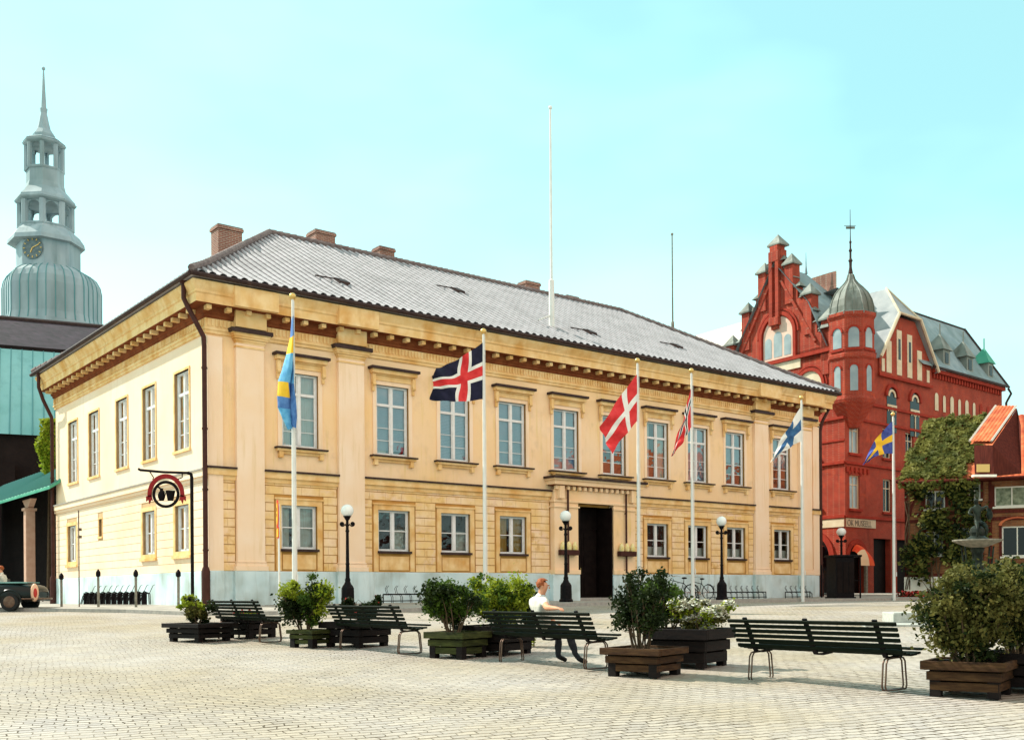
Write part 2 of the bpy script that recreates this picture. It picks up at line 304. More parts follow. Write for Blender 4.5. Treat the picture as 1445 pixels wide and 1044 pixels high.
# ------------------------------------------------------------------ sky, sun
SH=Vector((-.9,.436,0)).normalized(); EL=R_(43)
w=bpy.data.worlds.new('World'); S.world=w; w.use_nodes=True; nt=w.node_tree; N=nt.nodes; L=nt.links
bg=N['Background']; sky=N.new('ShaderNodeTexSky'); sky.sky_type='NISHITA'; sky.sun_disc=False
sky.sun_elevation=EL; sky.sun_rotation=math.atan2(SH.x,SH.y); sky.air_density=1.0; sky.dust_density=1.6; sky.ozone_density=1.0
tc=N.new('ShaderNodeTexCoord'); mp=N.new('ShaderNodeMapping'); mp.inputs['Scale'].default_value=(1.2,1.2,3.2); mp.inputs['Rotation'].default_value=(0,R_(22),0)
L.new(tc.outputs['Generated'],mp.inputs[0])
nz=N.new('ShaderNodeTexNoise'); nz.inputs['Scale'].default_value=1.5; nz.inputs['Detail'].default_value=4; nz.inputs['Roughness'].default_value=.5; L.new(mp.outputs[0],nz.inputs['Vector'])
rp=N.new('ShaderNodeValToRGB'); rp.color_ramp.elements[0].position=.38; rp.color_ramp.elements[1].position=.66
rp.color_ramp.elements[0].color=(SKYF[0],)*3+(1,); rp.color_ramp.elements[1].color=(SKYF[1],)*3+(1,); L.new(nz.outputs[0],rp.inputs[0])
tint=N.new('ShaderNodeMix'); tint.data_type='RGBA'; tint.blend_type='MULTIPLY'; tint.inputs[0].default_value=1; tint.inputs[7].default_value=(*SKYTINT,1)
L.new(sky.outputs[0],tint.inputs[6])
mx=N.new('ShaderNodeMix'); mx.data_type='RGBA'; mx.inputs[7].default_value=(*HAZE,1); L.new(rp.outputs[0],mx.inputs[0]); L.new(tint.outputs[2],mx.inputs[6])
nrm=N.new('ShaderNodeVectorMath'); nrm.operation='NORMALIZE'; L.new(tc.outputs['Generated'],nrm.inputs[0])
dt=N.new('ShaderNodeVectorMath'); dt.operation='DOT_PRODUCT'; dt.inputs[1].default_value=(.62,-.784,0); L.new(nrm.outputs[0],dt.inputs[0])
def mrange(src,a,b):
    q=N.new('ShaderNodeMapRange'); q.interpolation_type='SMOOTHSTEP'; q.inputs[1].default_value=a; q.inputs[2].default_value=b; L.new(src,q.inputs[0]); return q.outputs[0]
sz=N.new('ShaderNodeSeparateXYZ'); L.new(nrm.outputs[0],sz.inputs[0])
mm=N.new('ShaderNodeMath'); mm.operation='MULTIPLY'; L.new(mrange(dt.outputs['Value'],.05,.55),mm.inputs[0]); L.new(mrange(sz.outputs[2],.12,.4),mm.inputs[1])
mk2=N.new('ShaderNodeMix'); mk2.data_type='RGBA'; mk2.inputs[7].default_value=(*SKYFILL,1); L.new(mm.outputs[0],mk2.inputs[0]); hz_=N.new('ShaderNodeMapRange'); hz_.interpolation_type='SMOOTHSTEP'; hz_.inputs[1].default_value=.42; hz_.inputs[2].default_value=.08; hz_.inputs[3].default_value=0; hz_.inputs[4].default_value=.65; L.new(sz.outputs[2],hz_.inputs[0])
lf=N.new('ShaderNodeMapRange'); lf.inputs[1].default_value=.35; lf.inputs[2].default_value=-.45; lf.inputs[3].default_value=.35; lf.inputs[4].default_value=1.2; L.new(sz.outputs[0],lf.inputs[0])
hm=N.new('ShaderNodeMath'); hm.operation='MULTIPLY'; hm.use_clamp=True; L.new(hz_.outputs[0],hm.inputs[0]); L.new(lf.outputs[0],hm.inputs[1])
hx_=N.new('ShaderNodeMix'); hx_.data_type='RGBA'; hx_.inputs[7].default_value=(8.8,11.2,10.2,1); L.new(hm.outputs[0],hx_.inputs[0]); L.new(mx.outputs[2],hx_.inputs[6])
L.new(hx_.outputs[2],mk2.inputs[6])   # unseen warm sky glow, added behind the viewer to fill the shaded facade
L.new(mk2.outputs[2],bg.inputs[0]); bg.inputs[1].default_value=SKYS
sl=bpy.data.lights.new('sun','SUN'); sl.energy=SUNE; sl.angle=R_(.5); sl.color=(1,.93,.82)
so=bpy.data.objects.new('sun',sl); COL.objects.link(so)
D=Vector((SH.x*cos(EL),SH.y*cos(EL),sin(EL))); so.rotation_euler=D.to_track_quat('Z','Y').to_euler()
S.view_settings.view_transform='Standard'; S.view_settings.look='None'; S.view_settings.exposure=EXPO; S.view_settings.gamma=1
S.render.engine='CYCLES'
# ------------------------------------------------------------------ town hall frame
PSI=R_(38.166); U=Vector((cos(PSI),sin(PSI),0)); V=Vector((-sin(PSI),cos(PSI),0)); NF=-V
C0=Vector((-10.585,36.5,0)); BZ=1.0; LH=35.1; WH=19.0
def th(x,y,z=0): return C0+U*x+V*y+Vector((0,0,z))
# ------------------------------------------------------------------ ground
mb=MB(); xs=[-160,-90,-60,-45]+[-36+i*2 for i in range(40)]+[50,60,80,120,200]; ys=[-30,-15,-5]+[i*1.0 for i in range(0,80)]+[85,100,130,180,300,600]
for y in ys:
    for x in xs: mb.v.append((x,y,G(y)))
nx=len(xs)
for j in range(len(ys)-1):
    for i in range(nx-1): mb.f.append((j*nx+i,j*nx+i+1,(j+1)*nx+i+1,(j+1)*nx+i)); mb.m.append(0)
tag(mb.build('cobbled_square',M['cobble'],smooth=2),kind='structure')
# pavement with kerb
def off(s,d): p=C0+U*s+NF*d; return (p.x,p.y)
K=[(-60,38.2),(-40,37.6),(-24,36.7),(-16,35.6),(-12.5,34.0),(-9.6,31.9)]+[off(s,6.9) for s in range(2,42,2)]+[(32,62.0),(60,66)]
I=[(-62,90),(-44,85),(-32,75),(-24,65),(-18,58),(-12,50)]+[off(s,-4) for s in range(2,42,2)]+[(36,75),(60,80)]
mb=MB(); nr=14
for (kx,ky),(ix,iy) in zip(K,I):
    mb.v.append((kx,ky,G(ky)-.05))
    for j in range(nr+1):
        t=(j/nr)**1.3; x=kx+(ix-kx)*t; y=ky+(iy-ky)*t; mb.v.append((x,y,G(y)+.11))
    
n=nr+2
for i in range(len(K)-1):
    for j in range(nr+1): mb.f.append((i*n+j,(i+1)*n+j,(i+1)*n+j+1,i*n+j+1)); mb.m.append(0)
tag(mb.build('pavement',M['pave']),kind='structure')
mb=MB(); top=[];
for i,(kx,ky) in enumerate(K):
    a=Vector(K[max(i-1,0)]); b=Vector(K[min(i+1,len(K)-1)]); d=(b-a).normalized(); nn=Vector((d.y,-d.x))
    o=Vector((kx,ky))+nn*.02; q=Vector((kx,ky))-nn*.16; z=G(ky)
    mb.v+=[(o.x,o.y,z-.05),(o.x,o.y,z+.115),(q.x,q.y,z+.118),(q.x,q.y,z)]
for i in range(len(K)-1):
    for j in range(3): mb.f.append((i*4+j,(i+1)*4+j,(i+1)*4+j+1,i*4+j+1)); mb.m.append(0)
tag(mb.build('kerb',M['kerb']),kind='structure')
def GP(x,y,onpave=False): return G(y)+(.11 if onpave else 0)
# ------------------------------------------------------------------ TOWN HALL
z=lambda rel: rel+EYE-BZ
T=empty('town_hall',(C0.x,C0.y,BZ),PSI,'long two-storey ochre town hall with grey pantiled hipped roof and white plinth','town hall')
PF=lambda s,d,zz:(s,-d,zz)            # facade: d outward
PE=lambda s,d,zz:(-d,s,zz)            # end wall: d outward
def wall(mb,P,s0,s1,z0,z1,ops,m=0,dep=.22):
    ss=sorted({s0,s1}|{q for o in ops for q in (o[0],o[1]) if s0<q<s1}); zs=sorted({z0,z1}|{q for o in ops for q in (o[2],o[3]) if z0<q<z1})
    for a,b in zip(ss,ss[1:]):
        for c,e in zip(zs,zs[1:]):
            sm,zm=(a+b)/2,(c+e)/2
            if any(o[0]<sm<o[1] and o[2]<zm<o[3] for o in ops): continue
            mb.add([P(a,0,c),P(b,0,c),P(b,0,e),P(a,0,e)],[(0,1,2,3)],m)
    for o in ops:
        if o[0]<s0 or o[1]>s1: continue
        a,b,c,e=o; q=[P(a,0,c),P(b,0,c),P(b,0,e),P(a,0,e),P(a,-dep,c),P(b,-dep,c),P(b,-dep,e),P(a,-dep,e)]
        mb.add(q,[(0,1,5,4),(1,2,6,5),(2,3,7,6),(3,0,4,7)],m)
UZ0,UZ1=z(5.40),z(8.10); LZ0,LZ1=z(1.64),z(3.24)
UX=[3.57,7.55]+[7.55+2.935*i for i in range(1,8)]+[31.87]
UX=[3.57,7.55,10.53,13.53,16.58,19.53,22.4,25.25,28.07,31.87]
LX=[3.5,7.58,10.53,13.53,22.35,25.2,28.1,31.9]
EYU=[2.3,5.76,9.04,12.86,16.07]; EYL=[2.33,5.85,16.29]
wU,wL=.74,.73
PILX=[(1.03,2.08),(5.1,6.2),(29.5,30.6),(33.3,34.35)]
fo=[(x-wU,x+wU,UZ0,UZ1) for x in UX]+[(x-wL,x+wL,LZ0,LZ1) for x in LX]
DO=(17.08,19.13,z(-.35),z(3.84))
eo=[(y-.72,y+.72,z(5.28),z(8.14)) for y in EYU]+[(y-.70,y+.70,z(1.58),z(3.27)) for y in EYL]+[(11.74,12.2,z(2.56),z(3.33))]
mb=MB()
wall(mb,PF,0,LH,z(4.3),z(9.9),fo,0); 
mb.add([(LH,0,z(.8)),(LH,WH,z(.8)),(LH,WH,z(9.9)),(LH,0,z(9.9)),(0,WH,z(.8)),(0,WH,z(9.9))],[(0,1,2,3),(1,4,5,2)],0)
mb.build('upper_wall',M['render'],T,weld=.001)
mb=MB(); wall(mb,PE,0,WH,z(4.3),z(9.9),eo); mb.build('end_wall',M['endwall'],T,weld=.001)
# ground storey base + rusticated blocks
mb=MB(); wall(mb,PF,0,LH,z(.8),z(4.3),fo+[DO],0); 
# block courses
CH=.31; zb=z(.84)
nc=11
excl=[(x-wL-.27,x+wL+.27,z(.8),z(3.52)) for x in LX]+[(a-.03,b+.03,z(.8),z(4.3)) for a,b in PILX]+[(15.55,20.62,z(.8),z(4.6))]
for c in range(nc):
    a=zb+c*CH; b=a+CH-.028; off0=0 if c%2 else .36
    cuts=[(e0,e1) for e0,e1,e2,e3 in excl if not(b<=e2 or a>=e3)]
    segs=[(0.0,LH)]
    for e0,e1 in cuts:
        ns=[]
        for p,q in segs:
            if e1<=p or e0>=q: ns.append((p,q)); continue
            if e0>p: ns.append((p,e0))
            if e1<q: ns.append((e1,q))
        segs=ns
    for p,q in segs:
        x=math.floor((p-off0)/.72)*.72+off0
        while x<q:
            s,e=max(x,p),min(x+.72,q)
            if e-s>.04: mb.box(s+.004,e-.006,-.03,.002,a,b,1)
            x+=.72
# window architraves + aprons
for x in LX:
    for (a,b,c,e) in ((x-wL-.2,x-wL,z(.84),LZ1+.2),(x+wL,x+wL+.2,z(.84),LZ1+.2),(x-wL,x+wL,LZ1,LZ1+.2)):
        mb.box(a,b,-.055,.002,c,e,2)
    mb.box(x-wL+.06,x+wL-.06,-.03,.002,z(.9),LZ0-.2,2); mb.box(x-wL-.26,x+wL+.26,-.09,.002,LZ1+.2,LZ1+.27,2)
mb.build('rusticated_wall',[M['groove'],M['rust'],M['trim']],T)
mb=MB(); wall(mb,PE,0,WH,z(.8),z(4.3),eo,0)
for c in range(nc):
    a=zb+c*CH; b=a+CH-.018; off0=0 if c%2 else .36
    cuts=[(e0-.12,e1+.12) for e0,e1,e2,e3 in eo if not(b<=e2-.12 or a>=e3+.12)]
    segs=[(0.0,WH)]
    for e0,e1 in cuts:
        ns=[]
        for p,q in segs:
            if e1<=p or e0>=q: ns.append((p,q)); continue
            if e0>p: ns.append((p,e0))
            if e1<q: ns.append((e1,q))
        segs=ns
    for p,q in segs:
        x=math.floor((p-off0)/.72)*.72+off0
        while x<q:
            s,e=max(x,p),min(x+.72,q)
            if e-s>.04: mb.box(-.02,.002,s+.004,e-.006,a,b,1)
            x+=.72
mb.build('rusticated_end_wall',[mk('sunlit_groove',(.55,.36,.19),(.6,.4,.22),scale=3),M['endwall']],T)  # groove colour paled along with the sunlit end wall
# plinth
mb=MB(); zp=z(-.9)
segs=[(-.08,DO[0]-.0)],[(DO[1],LH+.08)]
mb.box(-.08,DO[0],-.08,.3,zp,z(.82)); mb.box(DO[1],LH+.08,-.08,.3,zp,z(.82)); mb.box(-.08,.3,.3,WH+.05,zp,z(.82)); mb.box(LH-.3,LH+.08,.3,WH,zp,z(.82))
for a,b in PILX: mb.box(a-.12,b+.12,-.24,-.081,zp,z(.83))
mb.box(0-.1,.55,-.16,-.081,zp,z(.83))
mb.box(15.5,DO[0]-.0,-.34,-.082,zp,z(.78)); mb.box(DO[1],20.7,-.34,-.082,zp,z(.78))
mb.build('plinth',M['plinth'],T,bevel=.02)
# cornice by mitred sweep
def sweep(mb,prof,z0=0,m=0,close=True):
    n=len(prof)
    for d,zz in prof: mb.v+=[(-d,-d,zz),(LH+d,-d,zz),(LH+d,WH+d,zz),(-d,WH+d,zz)]
    b=len(mb.v)-4*n
    for i in range(n-1):
        for k in range(4): mb.f.append((b+i*4+k,b+i*4+(k+1)%4,b+(i+1)*4+(k+1)%4,b+(i+1)*4+k)); mb.m.append(m)
mb=MB()
sweep(mb,[(0,z(9.08)),(.06,z(9.1)),(.06,z(9.2)),(.10,z(9.22)),(.10,z(9.3)),(.05,z(9.32)),(.05,z(9.62))],m=0)
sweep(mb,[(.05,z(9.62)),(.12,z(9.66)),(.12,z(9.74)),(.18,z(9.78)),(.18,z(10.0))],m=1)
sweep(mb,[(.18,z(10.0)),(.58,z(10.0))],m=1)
sweep(mb,[(.58,z(10.0)),(.58,z(10.28)),(.63,z(10.32)),(.63,z(10.40)),(.70,z(10.52)),(.76,z(10.64)),(.76,z(10.70)),(0,z(10.72))],m=0)
x=-.15
while x<LH+.3:
    mb.box(x,x+.17,-.46,-.17,z(9.84),z(9.985),0); x+=.735
y=.5
while y<WH:
    mb.box(-.46,-.17,y,y+.17,z(9.84),z(9.985),0); y+=.735
x=.02
while x<LH-.05:
    mb.box(x,x+.075,-.085,-.045,z(9.36),z(9.60),0); x+=.15
y=.1
while y<WH:
    mb.box(-.085,-.045,y,y+.075,z(9.36),z(9.60),0); y+=.15
for a,b in PILX:   # cornice breaks forward over the pilasters
    mb.box(a-.06,b+.06,-.28,-.04,z(9.42),z(9.99),0)
    mb.box(a-.30,b+.30,-.80,-.5,z(10.005),z(10.69),0)
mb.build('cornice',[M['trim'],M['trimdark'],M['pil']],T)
# string course
ssegs=[(-.06,PILX[0][0]),(PILX[0][1],PILX[1][0]),(PILX[1][1],15.6),(20.55,PILX[2][0]),(PILX[2][1],PILX[3][0]),(PILX[3][1],LH+.06)]
for a,b in ssegs:
    mb=MB(); mb.box(a,b,-.16,.002,z(4.18),z(4.40),0); mb.box(a,b,-.22,.002,z(4.40),z(4.47),1); mb.box(a,b,-.08,.002,z(4.02),z(4.18),0)
    mb.build('string_course',[M['trim'],M['sheet']],T)
mb=MB()
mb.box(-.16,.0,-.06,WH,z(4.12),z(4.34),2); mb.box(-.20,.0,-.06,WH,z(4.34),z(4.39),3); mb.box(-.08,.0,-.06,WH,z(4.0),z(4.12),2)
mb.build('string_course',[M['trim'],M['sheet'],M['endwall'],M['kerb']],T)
# pilasters
for a,b in PILX:
    mb=MB(); mb.box(a,b,-.17,.0,z(.95),z(8.95),0)
    mb.box(a-.09,b+.09,-.25,.0,z(.83),z(1.0),0); mb.box(a-.05,b+.05,-.21,-.0,z(1.0),z(1.1),0); mb.box(a-.03,b+.03,-.20,0,z(1.12),z(1.17),0)
    p=mb.build('pilaster',M['pil'],T,bevel=.008)
    mb=MB()
    mb.box(a-.02,b+.02,-.20,0,z(8.72),z(8.78),0)
    for i,(e,zz) in enumerate([(.02,8.95),(.06,9.02),(.11,9.10),(.15,9.17)]): mb.box(a-e,b+e,-.17-e,0,z(zz-.07),z(zz),0)
    mb.box(a-.26,b+.26,-.40,0,z(9.22),z(9.36),1); mb.box(a-.2,b+.2,-.33,0,z(9.17),z(9.22),0)
    mb.build('capital',[M['trim'],M['sheet']],p)
mb=MB(); mb.box(.0,.55,-.10,.0,z(.82),z(9.0),0); mb.build('corner_strip',M['pil'],T,bevel=.008)
mb=MB(); mb.box(LH-.55,LH,-.10,.0,z(.82),z(9.0),0); mb.build('corner_strip',M['pil'],T,bevel=.008)
# windows
def window(P,s,hw,z0,z1,kind,curt):
    mb=MB(); b=.075 if kind!='L' else .085; D0,D1=-.17,-.10
    hh=z1-z0
    B=lambda a0,a1,c0,c1,d0=D0,d1=D1: mb.obox(lambda q,w,e:P(q,w,e),a0,a1,d0,d1,c0,c1)
    B(s-hw,s-hw+b,z0,z1); B(s+hw-b,s+hw,z0,z1); B(s-hw+b,s+hw-b,z0,z0+b); B(s-hw+b,s+hw-b,z1-b,z1)
    mw=.05 if kind=='U' else .065
    if kind=='S': pass
    else:
        B(s-mw,s+mw,z0+b,z1-b,D0,D1+.02)
    if kind=='U':
        zt=z1-hh*.28
        for q0,q1 in ((s-hw+b,s-mw),(s+mw,s+hw-b)): B(q0,q1,zt-.05,zt+.05,D0,D1+.012)
        for f in (.25,.5): 
            for q0,q1 in ((s-hw+b,s-mw),(s+mw,s+hw-b)): B(q0,q1,z0+(zt-z0)*f-.012+.08,z0+(zt-z0)*f+.012+.08,D0+.02,D1-.02)
        # casement stiles
        for q0,q1 in ((s-hw+b,s-mw),(s+mw,s+hw-b)):
            B(q0,q0+.04,z0+b,zt-.05,D0+.01,D1-.01); B(q1-.04,q1,z0+b,zt-.05,D0+.01,D1-.01); B(q0,q0+.04,zt+.05,z1-b,D0+.01,D1-.01); B(q1-.04,q1,zt+.05,z1-b,D0+.01,D1-.01)
    if kind=='L':
        for q0,q1 in ((s-hw+b,s-mw),(s+mw,s+hw-b)):
            B(q0,q1,(z0+z1)/2-.018,(z0+z1)/2+.018,D0+.02,D1-.02); B(q0,q0+.03,z0+b,z1-b,D0+.01,D1-.01); B(q1-.03,q1,z0+b,z1-b,D0+.01,D1-.01)
    W=mb.build('window',M['wframe'],T)
    g=MB(); g.add([P(s-hw+.02,-.145,z0+.02),P(s+hw-.02,-.145,z0+.02),P(s+hw-.02,-.145,z1-.02),P(s-hw+.02,-.145,z1-.02)],[(0,1,2,3)]); g.build('pane',M['glass'] if kind=='U' else M['glassd'],W)
    if curt=='blind' or curt=='half':
        g=MB(); zz=z0+.04+(random.choice((0,0,.06,.14))*hh if curt=='blind' else hh*.42); tl=random.choice((.03,.012,.045)); 
        while zz<z1-.05: 
            g.add([P(s-hw+.04,-.26,zz),P(s+hw-.04,-.26,zz),P(s+hw-.04,-.26+tl,zz+.052),P(s-hw+.04,-.26+tl,zz+.052)],[(0,1,2,3)]); zz+=.06
        g.build('blind',M['blind'],W)
        if random.random()<.5:
            g=MB(); n=20; q=[]; a=s-hw if random.random()<.5 else s+.1
            for i in range(n+1):
                x=a+(hw-.1)*i/n; d=-.33+.03*sin(i*2.1); q+=[P(x,d,z0),P(x,d,z1)]
            g.add(q,[(2*i,2*i+2,2*i+3,2*i+1) for i in range(n)]); g.build('curtain',M['curtain'],W)
    elif curt:
        g=MB(); spans={'net':[(s-hw,s+hw,1)],'side':[(s-hw,s-hw*.35,1),(s+hw*.2,s+hw,1)],'left':[(s-hw,s-.12,1)],'right':[(s+.1,s+hw,.55)],'low':[(s-hw,s+hw,.32)],'yel':[(s-hw,s-.1,1),(s+.1,s+hw,1)]}[curt]
        for a,b2,fz in spans:
            n=24; q=[]
            for i in range(n+1):
                x=a+(b2-a)*i/n; d=-.32+.03*sin(i*2.1); q+=[P(x,d,z0),P(x,d,z0+hh*fz)]
            g.add(q,[(2*i,2*i+2,2*i+3,2*i+1) for i in range(n)])
        g.build('curtain',M['curty'] if curt=='yel' else M['curtain'],W)
    return W
ucurt=['side','blind','blind','blind','blind','half','side','blind','half','half']
for i,x in enumerate(UX):
    W=window(PF,x,wU,UZ0,UZ1,'U',ucurt[i])
    mb=MB()  # surround: jambs + lintel
    for a,b in ((x-wU-.16,x-wU-.0),(x+wU+.0,x+wU+.16)): mb.box(a,b,-.045,.002,UZ0-.05,UZ1+.16)
    mb.box(x-wU,x+wU,-.045,.002,UZ1,UZ1+.16)
    mb.build('surround',M['pil'],W,bevel=.006)
    mb=MB()
    mb.box(x-wU-.12,x+wU+.12,-.09,.002,UZ1+.16,UZ1+.36,0); mb.box(x-wU-.22,x+wU+.22,-.16,.002,UZ1+.36,UZ1+.41,0)
    mb.box(x-wU-.28,x+wU+.28,-.27,.002,UZ1+.41,UZ1+.56,0); mb.box(x-wU-.36,x+wU+.36,-.36,.002,UZ1+.56,UZ1+.66,1)
    for a in (x-wU-.24,x+wU+.10):   # consoles
        mb.box(a,a+.14,-.20,-.046,UZ1-.02,UZ1+.36,0); mb.box(a+.02,a+.12,-.13,-.046,UZ1-.28,UZ1-.02,0); mb.tube([(a,-.15,UZ1-.02),(a+.14,-.15,UZ1-.02)],.07,8,0)
    mb.build('hood',[M['trim'],M['sheet']],W,bevel=.006)
    mb=MB()
    mb.box(x-wU-.30,x+wU+.30,-.26,.0,UZ0-.11,UZ0-.05,1); mb.box(x-wU-.24,x+wU+.24,-.2,.0,UZ0-.2,UZ0-.11,0); mb.box(x-wU-.16,x+wU+.16,-.1,.0,UZ0-.3,UZ0-.2,0)
    for a in (x-wU-.16,x+wU+.0): mb.box(a,a+.16,-.16,-.0,UZ0-.44,UZ0-.2,0)
    mb.build('sill',[M['trim'],M['sheet']],W,bevel=.006)
lc=['right','right','right','yel','low','low','net','low']
lc=['side','right','right','yel','low','low','low','low']
for i,x in enumerate(LX):
    W=window(PF,x,wL,LZ0,LZ1,'L',lc[i])
    mb=MB(); mb.box(x-wL-.04,x+wL+.04,-.13,.0,LZ0-.09,LZ0-.0); mb.build('sill',M['sheet'],W)
for i,y in enumerate(EYU):
    W=window(PE,y,.72,z(5.28),z(8.14),'U','net')
    mb=MB()
    for q in (y-.80,y+.72): mb.obox(PE,q,q+.08,-.0,.03,z(5.20),z(8.22))
    mb.obox(PE,y-.72,y+.72,0,.03,z(8.14),z(8.22)); mb.obox(PE,y-.84,y+.84,-.05,.07,z(5.18),z(5.28))
    mb.build('surround',M['trim'],W)
for y in EYL:
    W=window(PE,y,.70,z(1.58),z(3.27),'L','side')
    mb=MB()
    for q in (y-.86,y+.70): mb.obox(PE,q,q+.16,-.0,.04,z(1.42),z(3.43))
    mb.obox(PE,y-.70,y+.70,0,.04,z(3.27),z(3.43)); mb.obox(PE,y-.9,y+.9,-.02,.1,z(1.32),z(1.42)); mb.obox(PE,y-.7,y+.7,0,.04,z(1.42),z(1.58))
    mb.build('surround',M['trim'],W)
mb=MB()
for i in range(4): mb.obox(PE,11.76,12.18,-.15,-.12,z(2.60)+i*.19,z(2.63)+i*.19)
for q in (11.68,12.2): mb.obox(PE,q,q+.06,0,.03,z(2.5),z(3.39))
mb.obox(PE,11.74,12.2,0,.03,z(3.33),z(3.39)); mb.obox(PE,11.66,12.28,0,.06,z(2.48),z(2.56))
mb.build('vent_grille',M['trim'],T)
# dark rooms
mb=MB()
mb.add([(.9,.9,z(-.3)),(LH-.4,.9,z(-.3)),(LH-.4,.9,z(9.5)),(.9,.9,z(9.5)),(.9,WH-.5,z(-.3)),(.9,WH-.5,z(9.5))],[(0,1,2,3),(0,4,5,3)])
mb.box(0.25,LH-.3,.25,WH-.4,z(4.0),z(4.3)); mb.box(.25,LH-.3,.25,WH-.4,z(9.3),z(9.5))
mb.build('interior',M['room'],T)
# ---- portal
PR=empty('portal',(0,0,0)); PR.parent=T
mb=MB()
for a,b in ((15.62,17.02),(19.19,20.58)):
    mb.box(a,b,-.30,.0,z(.78),z(3.95),0)
    mb.box(a+.28,a+.36,-.315,-.30,z(1.2),z(3.7),1) if False else None
    mb.box(a-.06,b+.06,-.38,0,z(.78),z(.98),0); mb.box(a-.05,b+.05,-.36,0,z(3.72),z(3.8),0)
mb.box(15.62,20.58,-.30,.0,z(3.95),z(4.5),0); mb.box(15.55,20.65,-.36,0,z(3.95),z(4.05),0)
x=15.6
while x<20.5: mb.box(x,x+.16,-.46,-.3,z(4.5),z(4.66),0); x+=.33
mb.box(15.5,20.7,-.42,0,z(4.66),z(4.7),2)
mb.box(15.4,20.8,-.62,0,z(4.7),z(4.88),0); mb.box(15.32,20.88,-.70,0,z(4.88),z(4.96),0); mb.box(15.25,20.95,-.80,0,z(4.96),z(5.06),1)
for a in (15.75,20.15): mb.box(a,a+.3,-.52,-.3,z(4.1),z(4.66),0)
mb.build('surround',[M['render'],M['sheet'],M['trimdark']],PR,bevel=.008)
mb=MB(); mb.add([(DO[0],.0,z(-.6)),(DO[0],1.0,z(-.6)),(DO[0],1.0,DO[3]),(DO[0],0,DO[3]),(DO[1],.0,z(-.6)),(DO[1],1.0,z(-.6)),(DO[1],1.0,DO[3]),(DO[1],0,DO[3])],[(0,1,2,3),(4,5,6,7),(3,2,6,7)])
mb.box(DO[0]-.0,DO[0]+.07,-.28,.6,z(-.3),DO[3],0); mb.box(DO[1]-.07,DO[1],-.28,.6,z(-.3),DO[3],0)
for (a,b) in ((DO[0]+.07,18.09),(18.12,DO[1]-.07)):
    mb.box(a,b,.75,.82,z(-.3),z(2.9))
    for zz in (-.1,.9,1.9): mb.box(a+.15,b-.15,.72,.75,z(zz),z(zz+.8))
mb.box(DO[0],DO[1],.72,.85,z(2.9),z(3.0)); mb.box(DO[0],DO[1],.8,.85,z(3.0),DO[3])
dr=mb.build('door',M['door'],PR)
mb=MB(); mb.tube([(18.03,.70,z(.8)),(18.03,.70,z(1.1))],.02,6); mb.build('handle',M['gold'],dr)
mb=MB(); 
for i in range(3): mb.box(DO[0]-.3+i*.0,DO[1]+.3,-.9+i*.3,.7,z(-.9),z(-.62+.15*(i+1)-.1))
mb.build('steps',M['kerb'],PR)
# ---- roof
ze=z(10.78); zr=z(16.52); OV=.85
def slope(mb,org,ax,inn,length,run,h0,h1,rise,pitch=.38,amp=.11,step=.42):
    # org: eave start; ax: along eave; inn: inward; h0,h1: ridge start/end along ax
    org=Vector(org); ax=Vector(ax); inn=Vector(inn); nw=int(length/pitch); sub=10; nx=nw*sub
    base=len(mb.v); rows=int(run/step)+1; nv=rows*2; 
    for i in range(nx+1):
        x=length*i/nx; ph=(i%sub)/sub*2*pi
        # pantile profile: round roll with sharp valley
        q_=abs(((i%sub)/sub+.5)%1-.5)/.40; prof=math.sqrt(max(0,1-q_*q_)) if q_<1 else 0; 
        tm=run
        if x<h0: tm=run*x/h0
        if x>h1: tm=min(tm,run*(length-x)/(length-h1))
        for j in range(nv):
            k=j//2; t=(k+(j%2))*step; t=min(t,tm)
            lift=(.006 if j%2==0 else 0)
            zz=rise*(t/run); 
            fl=max(0,1-t/2.2); zz+= .10*fl*fl
            p=org+ax*x+inn*t; mb.v.append((p.x,p.y,p.z+zz+amp*prof+lift))
    for i in range(nx):
        x=length*(i+.5)/nx; tm=run
        if x<h0: tm=run*x/h0
        if x>h1: tm=min(tm,run*(length-x)/(length-h1))
        for j in range(nv-1):
            if (j//2)*step>tm+.4: break
            mb.f.append((base+i*nv+j,base+(i+1)*nv+j,base+(i+1)*nv+j+1,base+i*nv+j+1)); mb.m.append(1 if (i%sub) in (0,1,sub-1) else 0)
RX0,RX1,RY=6.9,29.2,9.5
rise=zr-ze
RF=MB()
L1=LH+2*OV; W1=WH+2*OV
slope(RF,(-OV,-OV,ze),(1,0,0),(0,1,0),L1,RY+OV,RX0+OV,RX1+OV,rise)
slope(RF,(-OV,WH+OV,ze),(0,-1,0),(1,0,0),W1,RX0+OV,RY+OV,RY+OV+.001,rise)
slope(RF,(LH+OV,-OV,ze),(0,1,0),(-1,0,0),W1,LH-RX1+OV,RY+OV,RY+OV+.001,rise)
RF.add([(-OV,WH+OV,ze),(LH+OV,WH+OV,ze),(RX1,RY,zr),(RX0,RY,zr)],[(0,1,2,3)])
RF.add([(-OV,-OV,ze),(LH+OV,-OV,ze),(LH+OV,WH+OV,ze),(-OV,WH+OV,ze)],[(0,3,2,1)])
roof=RF.build('roof',[M['tile'],mk('shaded_tile_channel',(.06,.05,.055),(.12,.10,.11),scale=6,rough=.95)],T)  # second material paints shade into the valleys between the tile rolls
mb=MB()
def ridge(a,b,bend=0):
    a=Vector(a);b=Vector(b);n=int((b-a).length/.34)
    pts=[];rr=[]
    for i in range(n):
        for f,rad in ((0,.12),(.86,.15),(.87,.12)):
            t=(i+f)/n; p=a.lerp(b,t)
            if bend: d=max(0,1-t*(b-a).length/2.8); p.z+=.10*d*d
            pts.append(p); rr.append(rad)
    mb.tube(pts,rr,8,0)
e=.06
e=.12
